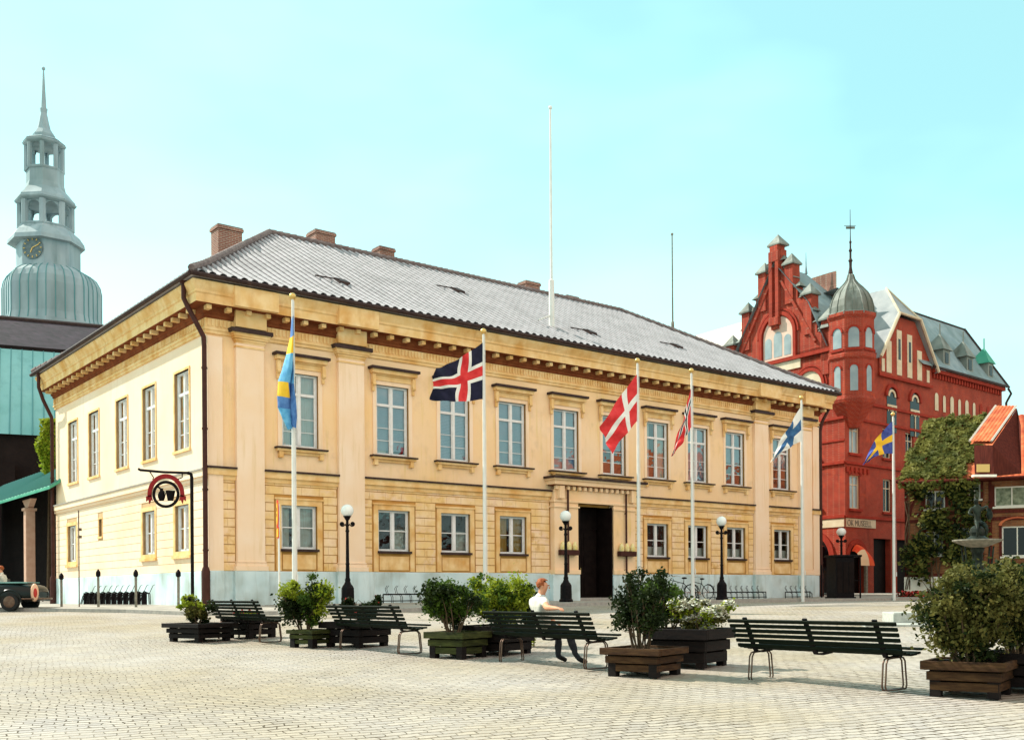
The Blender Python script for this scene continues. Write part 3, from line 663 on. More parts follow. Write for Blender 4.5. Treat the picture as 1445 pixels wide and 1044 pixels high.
ridge((RX0,RY,zr+e),(RX1,RY,zr+e)); ridge((-OV,-OV,ze+e),(RX0,RY,zr+e),1); ridge((LH+OV,-OV,ze+e),(RX1,RY,zr+e),1); ridge((-OV,WH+OV,ze+e),(RX0,RY,zr+e),1); ridge((LH+OV,WH+OV,ze+e),(RX1,RY,zr+e),1)
mb.build('ridge_tiles',M['tileedge'],roof)
def chimney(x0,x1,y0,y1,zb,zt):
    mb=MB(); mb.box(x0,x1,y0,y1,zb,zt-.18,0); mb.box(x0-.05,x1+.05,y0-.05,y1+.05,zt-.18,zt-.06,0); mb.box(x0-.02,x1+.02,y0-.02,y1+.02,zt-.06,zt,1)
    mb.box(x0-.04,x1+.04,y0-.04,y1+.04,zb,zb+.0,1); mb.build('chimney',[M['chim'],M['tileedge']],roof)
chimney(3.05,4.1,6.2,6.95,z(12),z(15.3))
chimney(9.4,10.45,9.8,10.65,z(15),z(17.4)); chimney(12.95,13.8,9.8,10.5,z(15),z(17.3)); chimney(22.3,23.3,9.8,10.5,z(15),z(17.25)); chimney(25.3,26.2,9.8,10.4,z(15),z(16.95))
def rz(yl): return ze+rise*(yl+OV)/(RY+OV)
for hx,hy in ((6.3,1.9),(16.2,3.2) if False else (14.2,5.0),(19.6,1.7),(26.5,2.5)):
    mb=MB(); zz=rz(hy); 
    mb.add([(hx,hy,zz+.07),(hx+.5,hy,zz+.07),(hx+.5,hy+.45,rz(hy+.45)+.1),(hx,hy+.45,rz(hy+.45)+.1),(hx,hy,zz+.19),(hx+.5,hy,zz+.19),(hx+.5,hy+.45,rz(hy+.45)+.18),(hx,hy+.45,rz(hy+.45)+.18)],[(0,1,5,4),(1,2,6,5),(3,0,4,7),(4,5,6,7)])
    mb.tube([(hx-.9,hy+.35,rz(hy+.35)+.12),(hx,hy,zz+.22)],.03,5)
    mb.build('roof_hatch',M['sheet'],roof)
# gutter
mb=MB(); gz=ze+.05; o=OV+.05
def gut(a,b):
    a=Vector(a);b=Vector(b); mb.tube([a,b],.085,8)
gut((-o,-o,gz),(LH+o,-o,gz)); gut((-o,-o,gz),(-o,WH+o,gz)); gut((LH+o,-o,gz),(LH+o,WH+o,gz))
mb.build('gutter',M['sheet'],T)
def down(pts):
    mb=MB(); mb.tube(pts,.085,10); q=pts[-1]; mb.tube([(q[0],q[1],z(.95)),(q[0],q[1],z(.8)),(q[0],q[1],z(-.5))],[.1,.15,.15],10)
    mb.tube([(pts[0][0],pts[0][1],pts[0][2]+.12),pts[0]],[.17,.1],8)
    zz=z(1.5)
    while zz<z(8.5): mb.tube([(q[0],q[1],zz),(q[0],q[1],zz+.06)],.11,8); zz+=2.1
    mb.build('downpipe',M['pipe'],T,smooth=True)
down([(-.75,.1,z(10.68)),(-.75,.1,z(10.2)),(-.62,.0,z(9.85)),(-.30,-.12,z(9.2)),(-.16,-.17,z(8.9)),(-.14,-.17,z(8.6)),(-.14,-.17,z(.9))])
down([(-.8,WH-.1,z(10.7)),(-.8,WH-.1,z(10.1)),(-.6,WH-.1,z(9.5)),(-.22,WH-.1,z(8.7)),(-.2,WH-.1,z(8.4)),(-.2,WH-.1,z(.9))])
down([(LH+.6,-.5,z(10.6)),(LH+.55,-.4,z(10.1)),(LH+.2,-.15,z(9.3)),(LH+.12,-.1,z(8.8)),(LH+.12,-.1,z(.9))])
# roof poles
mb=MB(); bx,by=17.25,1.7; zz=rz(by); mb.tube([(bx,by,zz-.1),(bx,by,zz+2.2),(bx,by,zz+2.25),(bx,by,zz+10.1)],[.14,.13,.065,.045],10)
mb.ball((bx,by,zz+10.18),.09); mb.tube([(bx-.8,by+.0,zz+.25),(bx,by,zz+.6)],.04,6); mb.build('roof_flagpole',M['pole'],T,smooth=True)
mb=MB(); bx,by=31.35,7.3; zz=rz(by)-.5; mb.tube([(bx,by,zz-.1),(bx,by,zz+1.0),(bx,by,zz+1.02),(bx,by,zz+6.1)],[.1,.09,.05,.035],8)
mb.ball((bx,by,zz+6.15),.08); mb.build('roof_flagpole',M['stonem'],T,smooth=True)
# portal torch lamps
for k,(tx,lab) in enumerate(((16.33,'three-flame torch lamp on a rod left of the dark doorway'),(19.9,'three-flame torch lamp on a rod right of the dark doorway'))):
    t=empty('torch_lamp',th(tx,-.4,BZ),PSI,lab,'wall lamp','torch lamps beside the portal')
    mb=MB(); mb.tube([(0,0,z(.85)),(0,0,z(4.5))],.045,8); mb.tube([(0,.0,z(3.6)),(0,.12,z(3.6))],.03,6); mb.build('rod',M['pipe'],t)
    mb=MB(); mb.box(-.52,.52,-.16,.08,z(1.62),z(1.85)); mb.build('bracket_box',M['pipe'],t,bevel=.02)
    for dx in (-.35,0,.35):
        mb=MB(); mb.lathe((dx,-.04,z(1.85)),[(.11,0),(.13,.06),(.12,.2),(.07,.33),(.02,.38)],10); mb.build('flame_shade',M['lampy'],t,smooth=True)

# ------------------------------------------------------------------ RED BRICK BUILDING
rx,ry=ray(1192,700)[0]*67,67.0
RB=empty('brick_building',(rx,ry,1.2),0,'tall red brick building with stepped gable, slate roofs and copper-domed corner turret','brick building')
zb_=EYE-1.2
ua=R_(41); va=R_(124); al=Vector((cos(ua),sin(ua),0)); av=Vector((cos(va),sin(va),0)); nR=Vector((sin(ua),-cos(ua),0)); nL=Vector((-sin(va),cos(va),0))
def RP(s,d,zz): p=al*s+nR*d; return (p.x,p.y,zz+zb_)
def LP(s,d,zz): p=av*s+nL*d; return (p.x,p.y,zz+zb_)
EN=22.5; EV=15.7
mb=MB()
A=[RP(0,0,0),RP(EN,0,0),RP(EN,-7,0),RP(8,-9,0),LP(22,-9,0),LP(22,0,0)]
# right facade walls (openings left as real recesses for the shop front)
ro=[(.35,2.25,-1,2.9),(3.4,5.6,-1,3.4),(6.4,8.8,-1,3.4),(9.6,12,-1,3.4),(12.8,15.2,-1,3.4)]
wins=[(1.15,.62,5.23,7.4),(1.15,.62,8.81,10.85)]+[(s,.55,5.2,7.4) for s in (5.2,8.2,12.2,14.6,17,19.6)]+[(s,.55,8.8,10.8) for s in (5.2,8.2,12.2,14.6,17,19.6)]
ops=ro+[(s-h,s+h,a,b) for s,h,a,b in wins]
wall(mb,RP,0,EN,-2,EV,ops,0,.4)
mb.build('street_wall',M['redd'],RB,weld=.001)
lwins=[(2.55,.68,5.3,7.9),(2.55,.68,8.45,10.8),(5.5,.6,5.3,7.7),(5.5,.6,8.5,10.7)]
mb=MB(); wall(mb,LP,0,22,-2,15.9,[(s-h,s+h,a,b) for s,h,a,b in lwins]+[(1.2,4.2,-1,2.3)],0,.35)
mb.build('side_wall',M['red'],RB,weld=.001)
for q_ in (0,4):
    mb=MB(); _l=[RP(EN,0,-2),RP(EN,-7,-2),RP(EN,-7,EV),RP(EN,0,EV),LP(22,0,-2),LP(22,-9,-2),LP(22,-9,15.9),LP(22,0,15.9)]; mb.add(_l[q_:q_+4],[(0,1,2,3)]); mb.build('side_wall',M['red'],RB)
def arch(mb,P,s,z0,r,w,d0,d1,m=0,n=14,a0=0,a1=pi,point=0):
    for i in range(n):
        t0=a0+(a1-a0)*i/n; t1=a0+(a1-a0)*(i+1)/n
        q=[(s+cos(t)*rr,z0+sin(t)*rr*(1+point)) for t,rr in ((t0,r),(t1,r),(t1,r+w),(t0,r+w))]
        v=[P(a,d0,b) for a,b in q]+[P(a,d1,b) for a,b in q]
        mb.add(v,[(0,1,2,3),(4,5,6,7),(0,1,5,4),(1,2,6,5),(2,3,7,6),(3,0,4,7)],m)
def archpane(mb,P,s,z0,z1,hw,d,m=0):   # arched panel from z0, springing z1
    pts=[P(s-hw,d,z0),P(s+hw,d,z0)]+[P(s+cos(t)*hw,d,z1+sin(t)*hw) for t in [pi*i/10 for i in range(11)]]
    mb.add(pts,[tuple(range(len(pts)))],m)
def rwin(P,s,hw,z0,z1,dep=-.2,mat='wpane',transom=.72,arched=False,parent=RB):
    mb=MB(); b=.08
    mb.obox(P,s-hw,s-hw+b,dep,dep+.08,z0,z1); mb.obox(P,s+hw-b,s+hw,dep,dep+.08,z0,z1); mb.obox(P,s-hw+b,s+hw-b,dep,dep+.08,z0,z0+b); mb.obox(P,s-hw+b,s+hw-b,dep,dep+.08,z1-b,z1)
    if transom: zt=z0+(z1-z0)*transom; mb.obox(P,s-hw+b,s+hw-b,dep,dep+.07,zt-.03,zt+.03)
    mb.obox(P,s-.03,s+.03,dep,dep+.06,z0+b,z1-b)
    w_=mb.build('window',M['cream'],parent)
    mb=MB(); mb.add([P(s-hw+.02,dep+.03,z0),P(s+hw-.02,dep+.03,z0),P(s+hw-.02,dep+.03,z1),P(s-hw+.02,dep+.03,z1)],[(0,1,2,3)]); mb.build('pane',M[mat],w_)
    mb=MB(); mb.obox(P,s-hw-.12,s+hw+.12,-.02,.14,z0-.16,z0); mb.build('sill',M['redtrim'],w_)
for i,(s,h,a,b) in enumerate(wins): rwin(RP,s,h,a,b,mat='wpane' if i<2 else 'dpane')
for s,h,a,b in lwins: rwin(LP,s,h,a,b)
# surrounds of the windows on the corner
mb=MB()
for P,W in ((LP,lwins),(RP,wins[:2])):
    for s,h,a,b in W:
        arch(mb,P,s,b,h*.98,.22,0,.05,0,10,0,pi,-.55)
# string courses
for zz in (4.62,8.08,10.95,12.1): 
    mb.obox(RP,-.0,EN,.0,.12,zz,zz+.16); mb.obox(LP,.0,22,.0,.12,zz,zz+.16)
for zz in (9.55,): mb.obox(LP,.0,1.85,.0,.06,zz,zz+.1)
i=0
i=27
while i*.42<EN-.3: mb.obox(RP,i*.42+.05,i*.42+.25,0,.16,15.0,15.35); i+=1
mb.obox(RP,11.2,EN,.16,.30,15.36,15.62); mb.obox(RP,11.2,EN,0,.16,15.36,15.62); mb.obox(RP,4.0,11.2,.12,.2,14.2,14.4)
i=0
while i*.5<3: mb.obox(RP,i*.5+.1,i*.5+.3,.0,.10,7.55,7.9); i+=1
mb.build('brick_mouldings',M['redtrim'],RB)
# inscription band
mb=MB(); mb.obox(RP,.06,3.6,.0,.06,4.05,4.60); mb.obox(LP,.06,12,.0,.06,4.05,4.58)
band=mb.build('inscription_band',M['cream'],RB)
def text(body,size,mat,name,parent,P,s,d,zz,stretch=1.0,ext=.01):
    cu=bpy.data.curves.new('tmp','FONT'); cu.body=body; cu.size=size; cu.extrude=ext
    o=bpy.data.objects.new('tmp',cu); COL.objects.link(o); dg=bpy.context.evaluated_depsgraph_get(); me=bpy.data.meshes.new_from_object(o.evaluated_get(dg))
    bpy.data.objects.remove(o)
    for v in me.vertices: v.co=Vector(P(s+v.co.x*stretch,d+v.co.z,zz+v.co.y))
    me.materials.clear(); me.materials.append(mat); o=bpy.data.objects.new(name,me); COL.objects.link(o); o.parent=parent; return o
text('OK MUSEELL',.56,M['stonem'],'lettering',band,RP,.12,.075,4.12,.92)
# corner shop arches and awnings
mb=MB(); arch(mb,LP,2.7,2.1,1.5,.38,0,.12,0); arch(mb,RP,1.3,2.0,.98,.3,0,.1,0); mb.build('arch_ring',M['redtrim'],RB)
mb=MB(); archpane(mb,LP,2.7,-.2,2.1,1.5,.02); mb.build('shop_window',M['dpane'],RB)
for (P,s,hw,zt,zl,dd) in ((LP,2.7,1.3,3.3,1.3,.8),(RP,1.3,.86,2.95,1.55,.75)):
    mb=MB(); n=10; vs=[]
    for k in range(n+1):
        t=k/n*pi/2; vs.append([P(s-hw*cos(0)*1,0,0)])
    vs=[]; 
    for j in range(9):
        u=-1+2*j/8
        for k in range(6):
            t=k/5; vs.append(P(s+u*hw*(.75+.25*t),.05+dd*sin(t*pi/2),zt-.0-(zt-zl)*t**1.5-.45*(u*u)*(1-t)))
    for j in range(8):
        for k in range(5):
            mb.f.append((j*6+k,(j+1)*6+k,(j+1)*6+k+1,j*6+k+1)); mb.m.append(1 if (P is RP and j<5 and k>1) else 0)
    mb.v=[tuple(v) for v in vs]; mb.build('awning',[M['awn'],M['awnw']],RB)
mb=MB()
for s0,s1,a,b in ro:
    mb.obox(RP,s0,s1,-.5,-.4,-1,b); 
mb.build('shop_front',M['door'],RB)
mb=MB()
for s in (.3,2.3): mb.obox(RP,s-.12,s+.12,0,.15,-.4,2.0)
mb.obox(LP,.1,1.1,0,.1,1.9,2.05); mb.build('stone_pier',M['stonem'],RB)
# ---- left gable
gc=5.6
ol=[(gc-4.35,14.0),(gc-4.35,17.0),(gc-3.9,17.0)]
steps=[(-3.9,16.9),(-3.45,17.6),(-3.0,18.4),(-2.75,18.9),(-2.3,19.5),(-1.85,20.3),(-1.3,21.0),(-.95,21.8),(-.5,22.4),(-.45,23.2)]
L_=[(gc-4.4,15.2)]
for a,b in steps: L_+=[(gc+a,L_[-1][1]),(gc+a,b)]
R2=[(2*gc-a,b) for a,b in L_[::-1]]
pts=L_+R2
mb=MB(); mb.prism([LP(a,.0,b) for a,b in pts],nL*-.55,0)
# raked mouldings
for sg in (-1,1):
    a=Vector(LP(gc+sg*3.4,.07,16.3)); b=Vector(LP(gc+sg*.5,.07,21.0)); mb.tube([a,b],.13,5)
# steps caps
mb.build('stepped_gable',M['red'],RB)
mb=MB()
for a,b in steps[:-1]:
    for sg in (-1,1):
        x=gc+sg*(-a); c=Vector(LP(x+sg*-.12,-.25,b)); mb.add([LP(x-.3,.1,b),LP(x+.3,.1,b),LP(x+.3,-.62,b),LP(x-.3,-.62,b),LP(x,-.25,b+.42)],[(0,1,4),(1,2,4),(2,3,4),(3,0,4)])
mb.build('gable_coping',M['domecop'],RB)
for off_,zt,wd in ((0,23.6,.42),(-1.2,22.0,.34),(1.2,22.0,.34),(-2.75,19.6,.34),(2.75,19.6,.34),(-4.25,17.6,.36),(4.25,17.6,.36)):
    mb=MB(); s=gc+off_; w_=wd; bz=zt-(6.3 if off_==0 else 2.7)
    if off_==0:
        mb.obox(LP,s-w_,s-.14,0,.28,bz+1.3,zt-1.2); mb.obox(LP,s+.14,s+w_,0,.28,bz+1.3,zt-1.2); mb.obox(LP,s-w_,s+w_,0,.3,zt-1.2,zt-.5); mb.obox(LP,s-w_*.8,s+w_*.8,-.5,.26,zt-.5,zt)
        mb.obox(LP,s-w_,s+w_,0,.34,bz+.75,bz+1.3); mb.obox(LP,s-w_*.7,s+w_*.7,0,.2,bz+.5,bz+.75)
    else: mb.obox(LP,s-w_,s+w_,-.6,.12,bz,zt)
    p_=mb.build('pinnacle',M['red'],RB)
    mb=MB(); e=w_+.14; mb.add([LP(s-e,.28,zt),LP(s+e,.28,zt),LP(s+e,-.72,zt),LP(s-e,-.72,zt),LP(s,-.22,zt+.75)],[(0,1,4),(1,2,4),(2,3,4),(3,0,4),(3,2,1,0)])
    mb.obox(LP,s-e,s+e,-.72,.28,zt-.1,zt-.002); mb.build('pinnacle_cap',M['domecop'],p_)
# gable window: big arch with three lights
mb=MB(); archpane(mb,LP,gc-.15,15.75,17.35,1.30,.03,0); gp=mb.build('gable_window',mk('pinkish_plaster',(.62,.42,.33),(.7,.5,.4),scale=2,rough=.9),RB)
mb=MB()
for dx,hw,zz in ((-.85,.30,17.0),(0,.36,17.25),(.85,.30,17.0)): archpane(mb,LP,gc-.15+dx,15.9,zz,hw,.045,0)
mb.build('pane',M['wpane'],gp)
mb=MB(); arch(mb,LP,gc-.15,17.35,1.38,.25,.0,.16); arch(mb,LP,gc-.15,17.35,1.72,.12,.0,.1)
for sg in (-1,1): mb.obox(LP,gc-.15+sg*1.5-.12,gc-.15+sg*1.5+.12,0,.16,15.7,17.35)
mb.obox(LP,.9,10.2,0,.2,15.45,15.68)
arch(mb,LP,2.75,13.4,1.05,.22,0,.14); arch(mb,LP,6.6,13.4,1.05,.22,0,.14); arch(mb,LP,2.75,13.4,1.35,.1,0,.08)
mb.build('arch_moulding',M['redtrim'],RB)
mb=MB(); mb.obox(LP,3.5,9.2,0,.08,14.85,15.44); mb.build('plaster_band',M['cream'],RB)
for s in (2.75,6.6):
    mb=MB(); archpane(mb,LP,s,12.2,13.4,1.05,.03,0); q=mb.build('arched_window',M['cream'],RB)
    mb=MB(); archpane(mb,LP,s-.5,12.3,13.3,.36,.05,0); archpane(mb,LP,s+.5,12.3,13.3,.36,.05,0); mb.build('pane',M['wpane'],q)
# roof behind left gable: ridge runs along al
def W3(s_al,s_av,zz): p=al*s_al+av*s_av; return (p.x,p.y,zz+zb_)
mb=MB(); rt=22.3
mb.add([W3(-.3,gc-4.4,15.8),W3(-.3,gc+4.4,15.8),W3(-.3,gc,rt),W3(3.6,gc,rt),W3(8.3,gc-4.4,15.8),W3(8.3,gc+4.4,15.8),W3(5.6,gc-2.6,19.4),W3(-.3,gc-2.9,19.0)],
 [(0,4,6,7),(7,6,3,2),(4,5,3,6),(1,5,3,2)])
mb.lathe(W3(3.6,gc,rt),[(.12,0),(.05,.5),(.015,1.5)],6)
mb.build('gable_roof',M['slate'],RB)
# pale roof going left behind the town hall
mb=MB()
mb.add([LP(8.6,.25,15.9),LP(30,.25,15.9),LP(30,-2.6,19.9),LP(8.6,-2.6,19.9),LP(30,-8,17),LP(8.6,-8,17)],[(0,1,2,3),(3,2,4,5)])
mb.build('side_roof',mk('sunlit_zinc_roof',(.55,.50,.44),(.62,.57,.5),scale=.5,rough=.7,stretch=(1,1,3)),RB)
# main right roof (steep)
mb=MB(); e=.35
def RW(s,d,zz): return RP(s,d,zz)
mb.add([RW(9.5,e,EV),RW(EN+.3,e,EV),RW(EN-.1,-2.9,20.7),RW(4,-2.9,20.7),RW(4,-7,20.2),RW(EN-.1,-7,20.2),RW(EN+.3,-9,16)],[(0,1,2,3),(3,2,5,4),(1,6,5,2)])
mb.build('main_roof',M['slate'],RB)
mb=MB(); mb.tube([RW(EN+.32,e,EV+.05),RW(EN-.08,-2.9,20.78)],.10,6); mb.tube([RW(EN-.08,-2.9,20.75),RW(6,-2.9,20.75)],.08,6); mb.tube([RW(10.9,e+.05,EV+.0),RW(EN+.35,e+.05,EV)],.1,6)
mb.tube([RW(EN+.3,.35,EV-.1),RW(EN+.5,.5,EV-.5),RW(EN+.3,.2,EV-1.2),RW(EN+.2,.1,2)],.09,6)
mb.build('roof_edging',M['sheet'],RB)
# cross gable of right wing
gs,ge=4.3,10.8; gm=(gs+ge)/2
mb=MB(); mb.prism([RP(a,.12,b) for a,b in ((gs-.2,14.3),(ge+.3,14.3),(ge+.3,15.8),(gm+1.25,18.5),(gm-1.25,18.5),(gs-.2,15.8))],nR*-.5)
mb.build('wing_gable',M['redd'],RB)
mb=MB()
for i,s in enumerate((gs+1.0,gs+2.35,gs+3.75,gs+5.1)):
    t=(16.7,17.6,17.5,16.6)[i]; mb.obox(RP,s-.32,s+.32,.12,.15,14.55,t)
for s in (gs+.25,ge-.2): mb.obox(RP,s-.18,s+.18,.12,.15,14.55,15.4)
mb.build('plaster_niche',M['cream'],RB)
mb=MB()
for s in (gs+2.35,gs+3.75): mb.obox(RP,s-.14,s+.14,.15,.17,15.6,17.0)
mb.build('slit_window',M['dpane'],RB)
mb=MB()
mb.add([RP(gs-.6,.45,15.3),RP(gm-1.4,.45,18.6),RP(gm,-1.3,20.9),RP(gm,-3.5,20.9),RP(gs-.6,-3.5,15.3),RP(ge+.7,.45,15.3),RP(gm+1.4,.45,18.6),RP(ge+.7,-3.5,15.3)],[(0,1,2,3,4),(1,6,2),(5,7,3,2,6)])
mb.build('cross_roof',mk('pale_zinc',(.26,.28,.29),(.36,.37,.37),scale=1,rough=.5),RB)
mb=MB(); mb.tube([RP(gs-.6,.47,15.35),RP(gm-1.4,.47,18.65),RP(gm+1.4,.47,18.65),RP(ge+.7,.47,15.35)],.11,6); mb.tube([RP(gm-1.4,.45,18.65),RP(gm,-1.3,20.95),RP(gm+1.4,.45,18.65)],.08,6); mb.build('verge_board',M['cream'],RB)
# decorated upper windows on right wing
for s in (gs+1.5,gs+4.6):
    mb=MB(); archpane(mb,RP,s,10.6,13.0,.62,.03); q=mb.build('arched_window',M['dpane'],RB)
    mb=MB(); arch(mb,RP,s,13.0,.34,.16,.03,.09,0,8); mb.obox(RP,s-.62,s+.62,.04,.08,12.3,12.45); mb.obox(RP,s-.05,s+.05,.04,.08,10.6,12.3); 
    mb.box(0,0,0,0,0,0); arch(mb,RP,s-.33,12.0,.12,.1,.04,.08,0,6); arch(mb,RP,s+.33,12.0,.12,.1,.04,.08,0,6); mb.build('tracery',M['cream'],q)
    mb=MB(); arch(mb,RP,s,13.0,.64,.25,0,.14); mb.build('surround',M['redtrim'],q)
for i in range(9):
    s=12+i*1.15
    mb=MB(); archpane(mb,RP,s,12.75,13.75,.2 if i%2 else .26,.04); mb.build('attic_window',M['cream'] if i<6 else M['redtrim'],RB)
for s,h in ((13.6,1),(17.2,1),(20.6,.8)):
    mb=MB(); d0=-.35; mb.obox(RP,s-.5*h,s+.5*h,-1.5,d0+.35,16.2,17.3); q=mb.build('dormer',M['domecop'],RB)
    mb=MB(); mb.add([RP(s-.75*h,.15,17.3),RP(s+.75*h,.15,17.3),RP(s+.75*h,-1.6,17.3),RP(s-.75*h,-1.6,17.3),RP(s,-.5,18.6)],[(0,1,4),(1,2,4),(2,3,4),(3,0,4),(3,2,1,0)]); mb.tube([RP(s,-.5,18.5),RP(s,-.5,19.3)],.05,5); mb.build('dormer_roof',M['greencop'] if h<1 else M['domecop'],q)
    mb=MB(); mb.obox(RP,s-.25*h,s+.25*h,0.0,.03,16.35,17.1); mb.build('pane',M['dpane'],q)
# turret
tcx=Vector((21.97-rx,67.6-ry,0)); rot=R_(-168.5)
def tz(zz): return zz+zb_
mb=MB(); mb.lathe(tcx,[(.5,tz(10.4)),(1.5,tz(11.9)),(1.56,tz(12.1)),(1.5,tz(12.25)),(1.46,tz(12.3)),(1.46,tz(14.6)),(1.58,tz(14.75)),(1.58,tz(14.95)),(1.46,tz(15.05)),(1.46,tz(17.2)),(1.6,tz(17.4)),(1.6,tz(17.6))],8,0,rot); tb=mb.build('turret',M['redd'],RB)
def TP(k):
    a=rot+2*pi*(k+.5)/8; n_=Vector((cos(a),sin(a),0)); t_=Vector((-sin(a),cos(a),0)); ap=1.46*cos(pi/8)
    return lambda s,d,zz: tuple(tcx+n_*(ap+d)+t_*s+Vector((0,0,zz+zb_)))
mb=MB(); mb2=MB(); mb3=MB()
for k in range(4):
    P=TP(k); 
    if k==0:   # no separate facing; every turret face uses the same brick
        pass
    archpane(mb,P,0,15.35,16.3,.33,.02); mb.build('turret_window',M['wpane'],tb); mb=MB(); archpane(mb,P,0,12.6,14.0,.24,.02); mb.build('turret_window',M['wpane'],tb); mb=MB(); mb3=MB(); arch(mb3,P,0,16.3,.33,.12,0,.07,0,8); mb3.build('turret_moulding',M['redtrim'],tb); mb3=MB()
    arch(mb3,P,0,14.0,.24,.1,0,.06,0,8); mb3.obox(P,-.5,.5,0,.09,15.15,15.27); mb3.build('turret_moulding',M['redtrim'],tb)
mb=MB(); prof=[(1.56,17.45),(1.58,17.6),(1.46,17.7),(1.43,18.05),(1.32,18.5),(1.08,19.0),(.74,19.4),(.46,19.68),(.27,19.95),(.16,20.3)]
mb.lathe(tcx,[(a,tz(b)) for a,b in prof],8,0,rot); dm=mb.build('turret_dome',M['domecop'],RB)
mb=MB()
for k in range(8):
    a=rot+2*pi*k/8; mb.tube([tcx+Vector((cos(a)*(q+.01),sin(a)*(q+.01),tz(b))) for q,b in prof],.045,5)
    a+=pi/8; mb.tube([tcx+Vector((cos(a)*(q*.93+.01),sin(a)*(q*.93+.01),tz(b))) for q,b in prof[:-1]],.025,4)
mb.build('dome_seam',M['domecop'],dm)
mb=MB(); pr=[(.12,20.2),(.16,20.4),(.09,20.8),(.10,21.1),(.15,21.2),(.07,21.35),(.07,21.75),(.12,21.85),(.055,22.0),(.055,22.3),(.09,22.4),(.04,22.5),(.03,22.8),(.015,24.5)]
mb.lathe(tcx,[(a,tz(b)) for a,b in pr],8); mb.build('spire',M['sheet'],dm)
mb=MB(); mb.obox(lambda s,d,zz:(tcx.x+s,tcx.y+d,tz(zz)),-.28,.3,-.015,.015,23.25,23.4); mb.tube([tcx+Vector((-.4,0,tz(23.45))),tcx+Vector((.35,0,tz(23.45)))],.02,5); mb.build('weather_vane',M['domecop'],dm)
# little pinnacle beside turret
mb=MB(); mb.obox(LP,1.15,1.75,-.5,.12,14,17.0); q=mb.build('pinnacle',M['red'],RB)
mb=MB(); mb.add([LP(1.0,.28,17.0),LP(1.9,.28,17.0),LP(1.9,-.6,17.0),LP(1.0,-.6,17.0),LP(1.45,-.15,17.7)],[(0,1,4),(1,2,4),(2,3,4),(3,0,4)]); mb.build('pinnacle_cap',M['domecop'],q)
mb=MB(); c=al*4.5+av*4.5; mb.add([tuple(c+av*a+nR*b+Vector((0,0,tz(zz)))) for zz in (17,22.2) for a,b in ((-.55,-.3),(.95,-.3),(.95,.35),(-.55,.35))],[(0,1,2,3),(4,5,6,7),(0,1,5,4),(1,2,6,5),(2,3,7,6),(3,0,4,7)]); mb.build('chimney',M['chim'],RB)
# ------------------------------------------------------------------ CHURCH
CY=115.0; cx=at(67,500,CY).x
CH_=empty('church',(cx,CY,1.0),0,'dark brick church with verdigris copper aisle roof and tall two-lantern baroque spire','church')
def cz(py): return (839.9-py)/F*CY+.6
sc_=CY/F
def pr_(l): return [(a*sc_,cz(b)) for a,b in l]
def cen(px): return Vector(((px-67)*sc_,0,0))
r8=R_(22.5-6)
mb=MB()
mb.lathe(cen(63.6),pr_([(1.0,98),(2.2,125),(3.6,153),(5.2,154),(4.2,160),(6.5,172),(9,183),(15,192),(14,197)][::-1]),8,0,r8)
mb.lathe(cen(64),[(0.3,0),(0.3,.5)],6) if False else None
mb.ball(cen(63.6)+Vector((0,0,cz(97))),.2)
sp_=mb.build('spire',M['copper'],CH_)
def lantern(px,half,ytop,ybot,ch,name,roofhalf,ysp):
    mb=MB(); c=cen(px); rr=half*sc_
    mb.lathe(c,pr_([(roofhalf*.82,ytop-5),(roofhalf,ytop),(roofhalf*.97,ytop+2),(half*.99,ytop+4)][::-1]),8,0,r8)
    mb.lathe(c,pr_([(half*1.02,ybot+2),(half*1.06,ybot),(half*1.0,ybot-2)]),8,0,r8)
    for k in range(8):
        a=r8+2*pi*k/8; p=c+Vector((cos(a)*rr*.93,sin(a)*rr*.93,0)); w_=rr*.13
        mb.lathe(Vector((p.x,p.y,0)),[(w_,cz(ybot)),(w_,cz(ytop+4))],6)
        a2=r8+2*pi*(k+1)/8; q=c+Vector((cos(a2)*rr*.93,sin(a2)*rr*.93,0)); m_=(p+q)/2; e_=(q-p); L_e=e_.length; e_.normalize(); zs=cz(ysp); 
        n_=10; rad=L_e/2-w_*.8; n0=m_.normalized() if m_.length else Vector((1,0,0)); n0=(m_-c).normalized()
        for i in range(n_):
            t0,t1=pi*i/n_,pi*(i+1)/n_
            A=[m_+e_*cos(t0)*rad+Vector((0,0,zs+sin(t0)*rad)),m_+e_*cos(t1)*rad+Vector((0,0,zs+sin(t1)*rad)),m_+e_*cos(t1)*rad+Vector((0,0,cz(ytop+3))),m_+e_*cos(t0)*rad+Vector((0,0,cz(ytop+3)))]
            mb.add(A+[v-n0*.35 for v in A],[(0,1,2,3),(4,5,6,7),(0,1,5,4)])
    mb.build(name,M['copper'],CH_)
lantern(64,25.5,205,243,0,'upper_lantern',29,214)
mb=MB(); mb.lathe(cen(64),pr_([(13,196),(20,199),(28,203)][::-1]),8,0,r8); mb.build('lantern_cap',M['copper'],CH_); mb=MB(); mb.lathe(cen(65),pr_([(25,243),(25,262),(27,270),(33,277),(39,284),(40,288),(36,290)][::-1]),8,0,r8); mb.build('upper_drum',M['copper'],CH_)
lantern(65.5,36,288,325,0,'lower_lantern',41,302)
mb=MB(); mb.lathe(cen(66),pr_([(36,325),(37,328),(44,334),(50,343),(51,349),(44,350)][::-1]),8,0,r8); mb.lathe(cen(69),pr_([(42,349),(42,386)][::-1]),8,0,r8)
mb.lathe(cen(74),pr_([(42,384),(50,388),(58,394),(63,403),(65,413),(65,452),(67,462),(68,475)][::-1]),8,0,r8)
mb.build('clock_stage',M['copper'],CH_)
mb=MB()
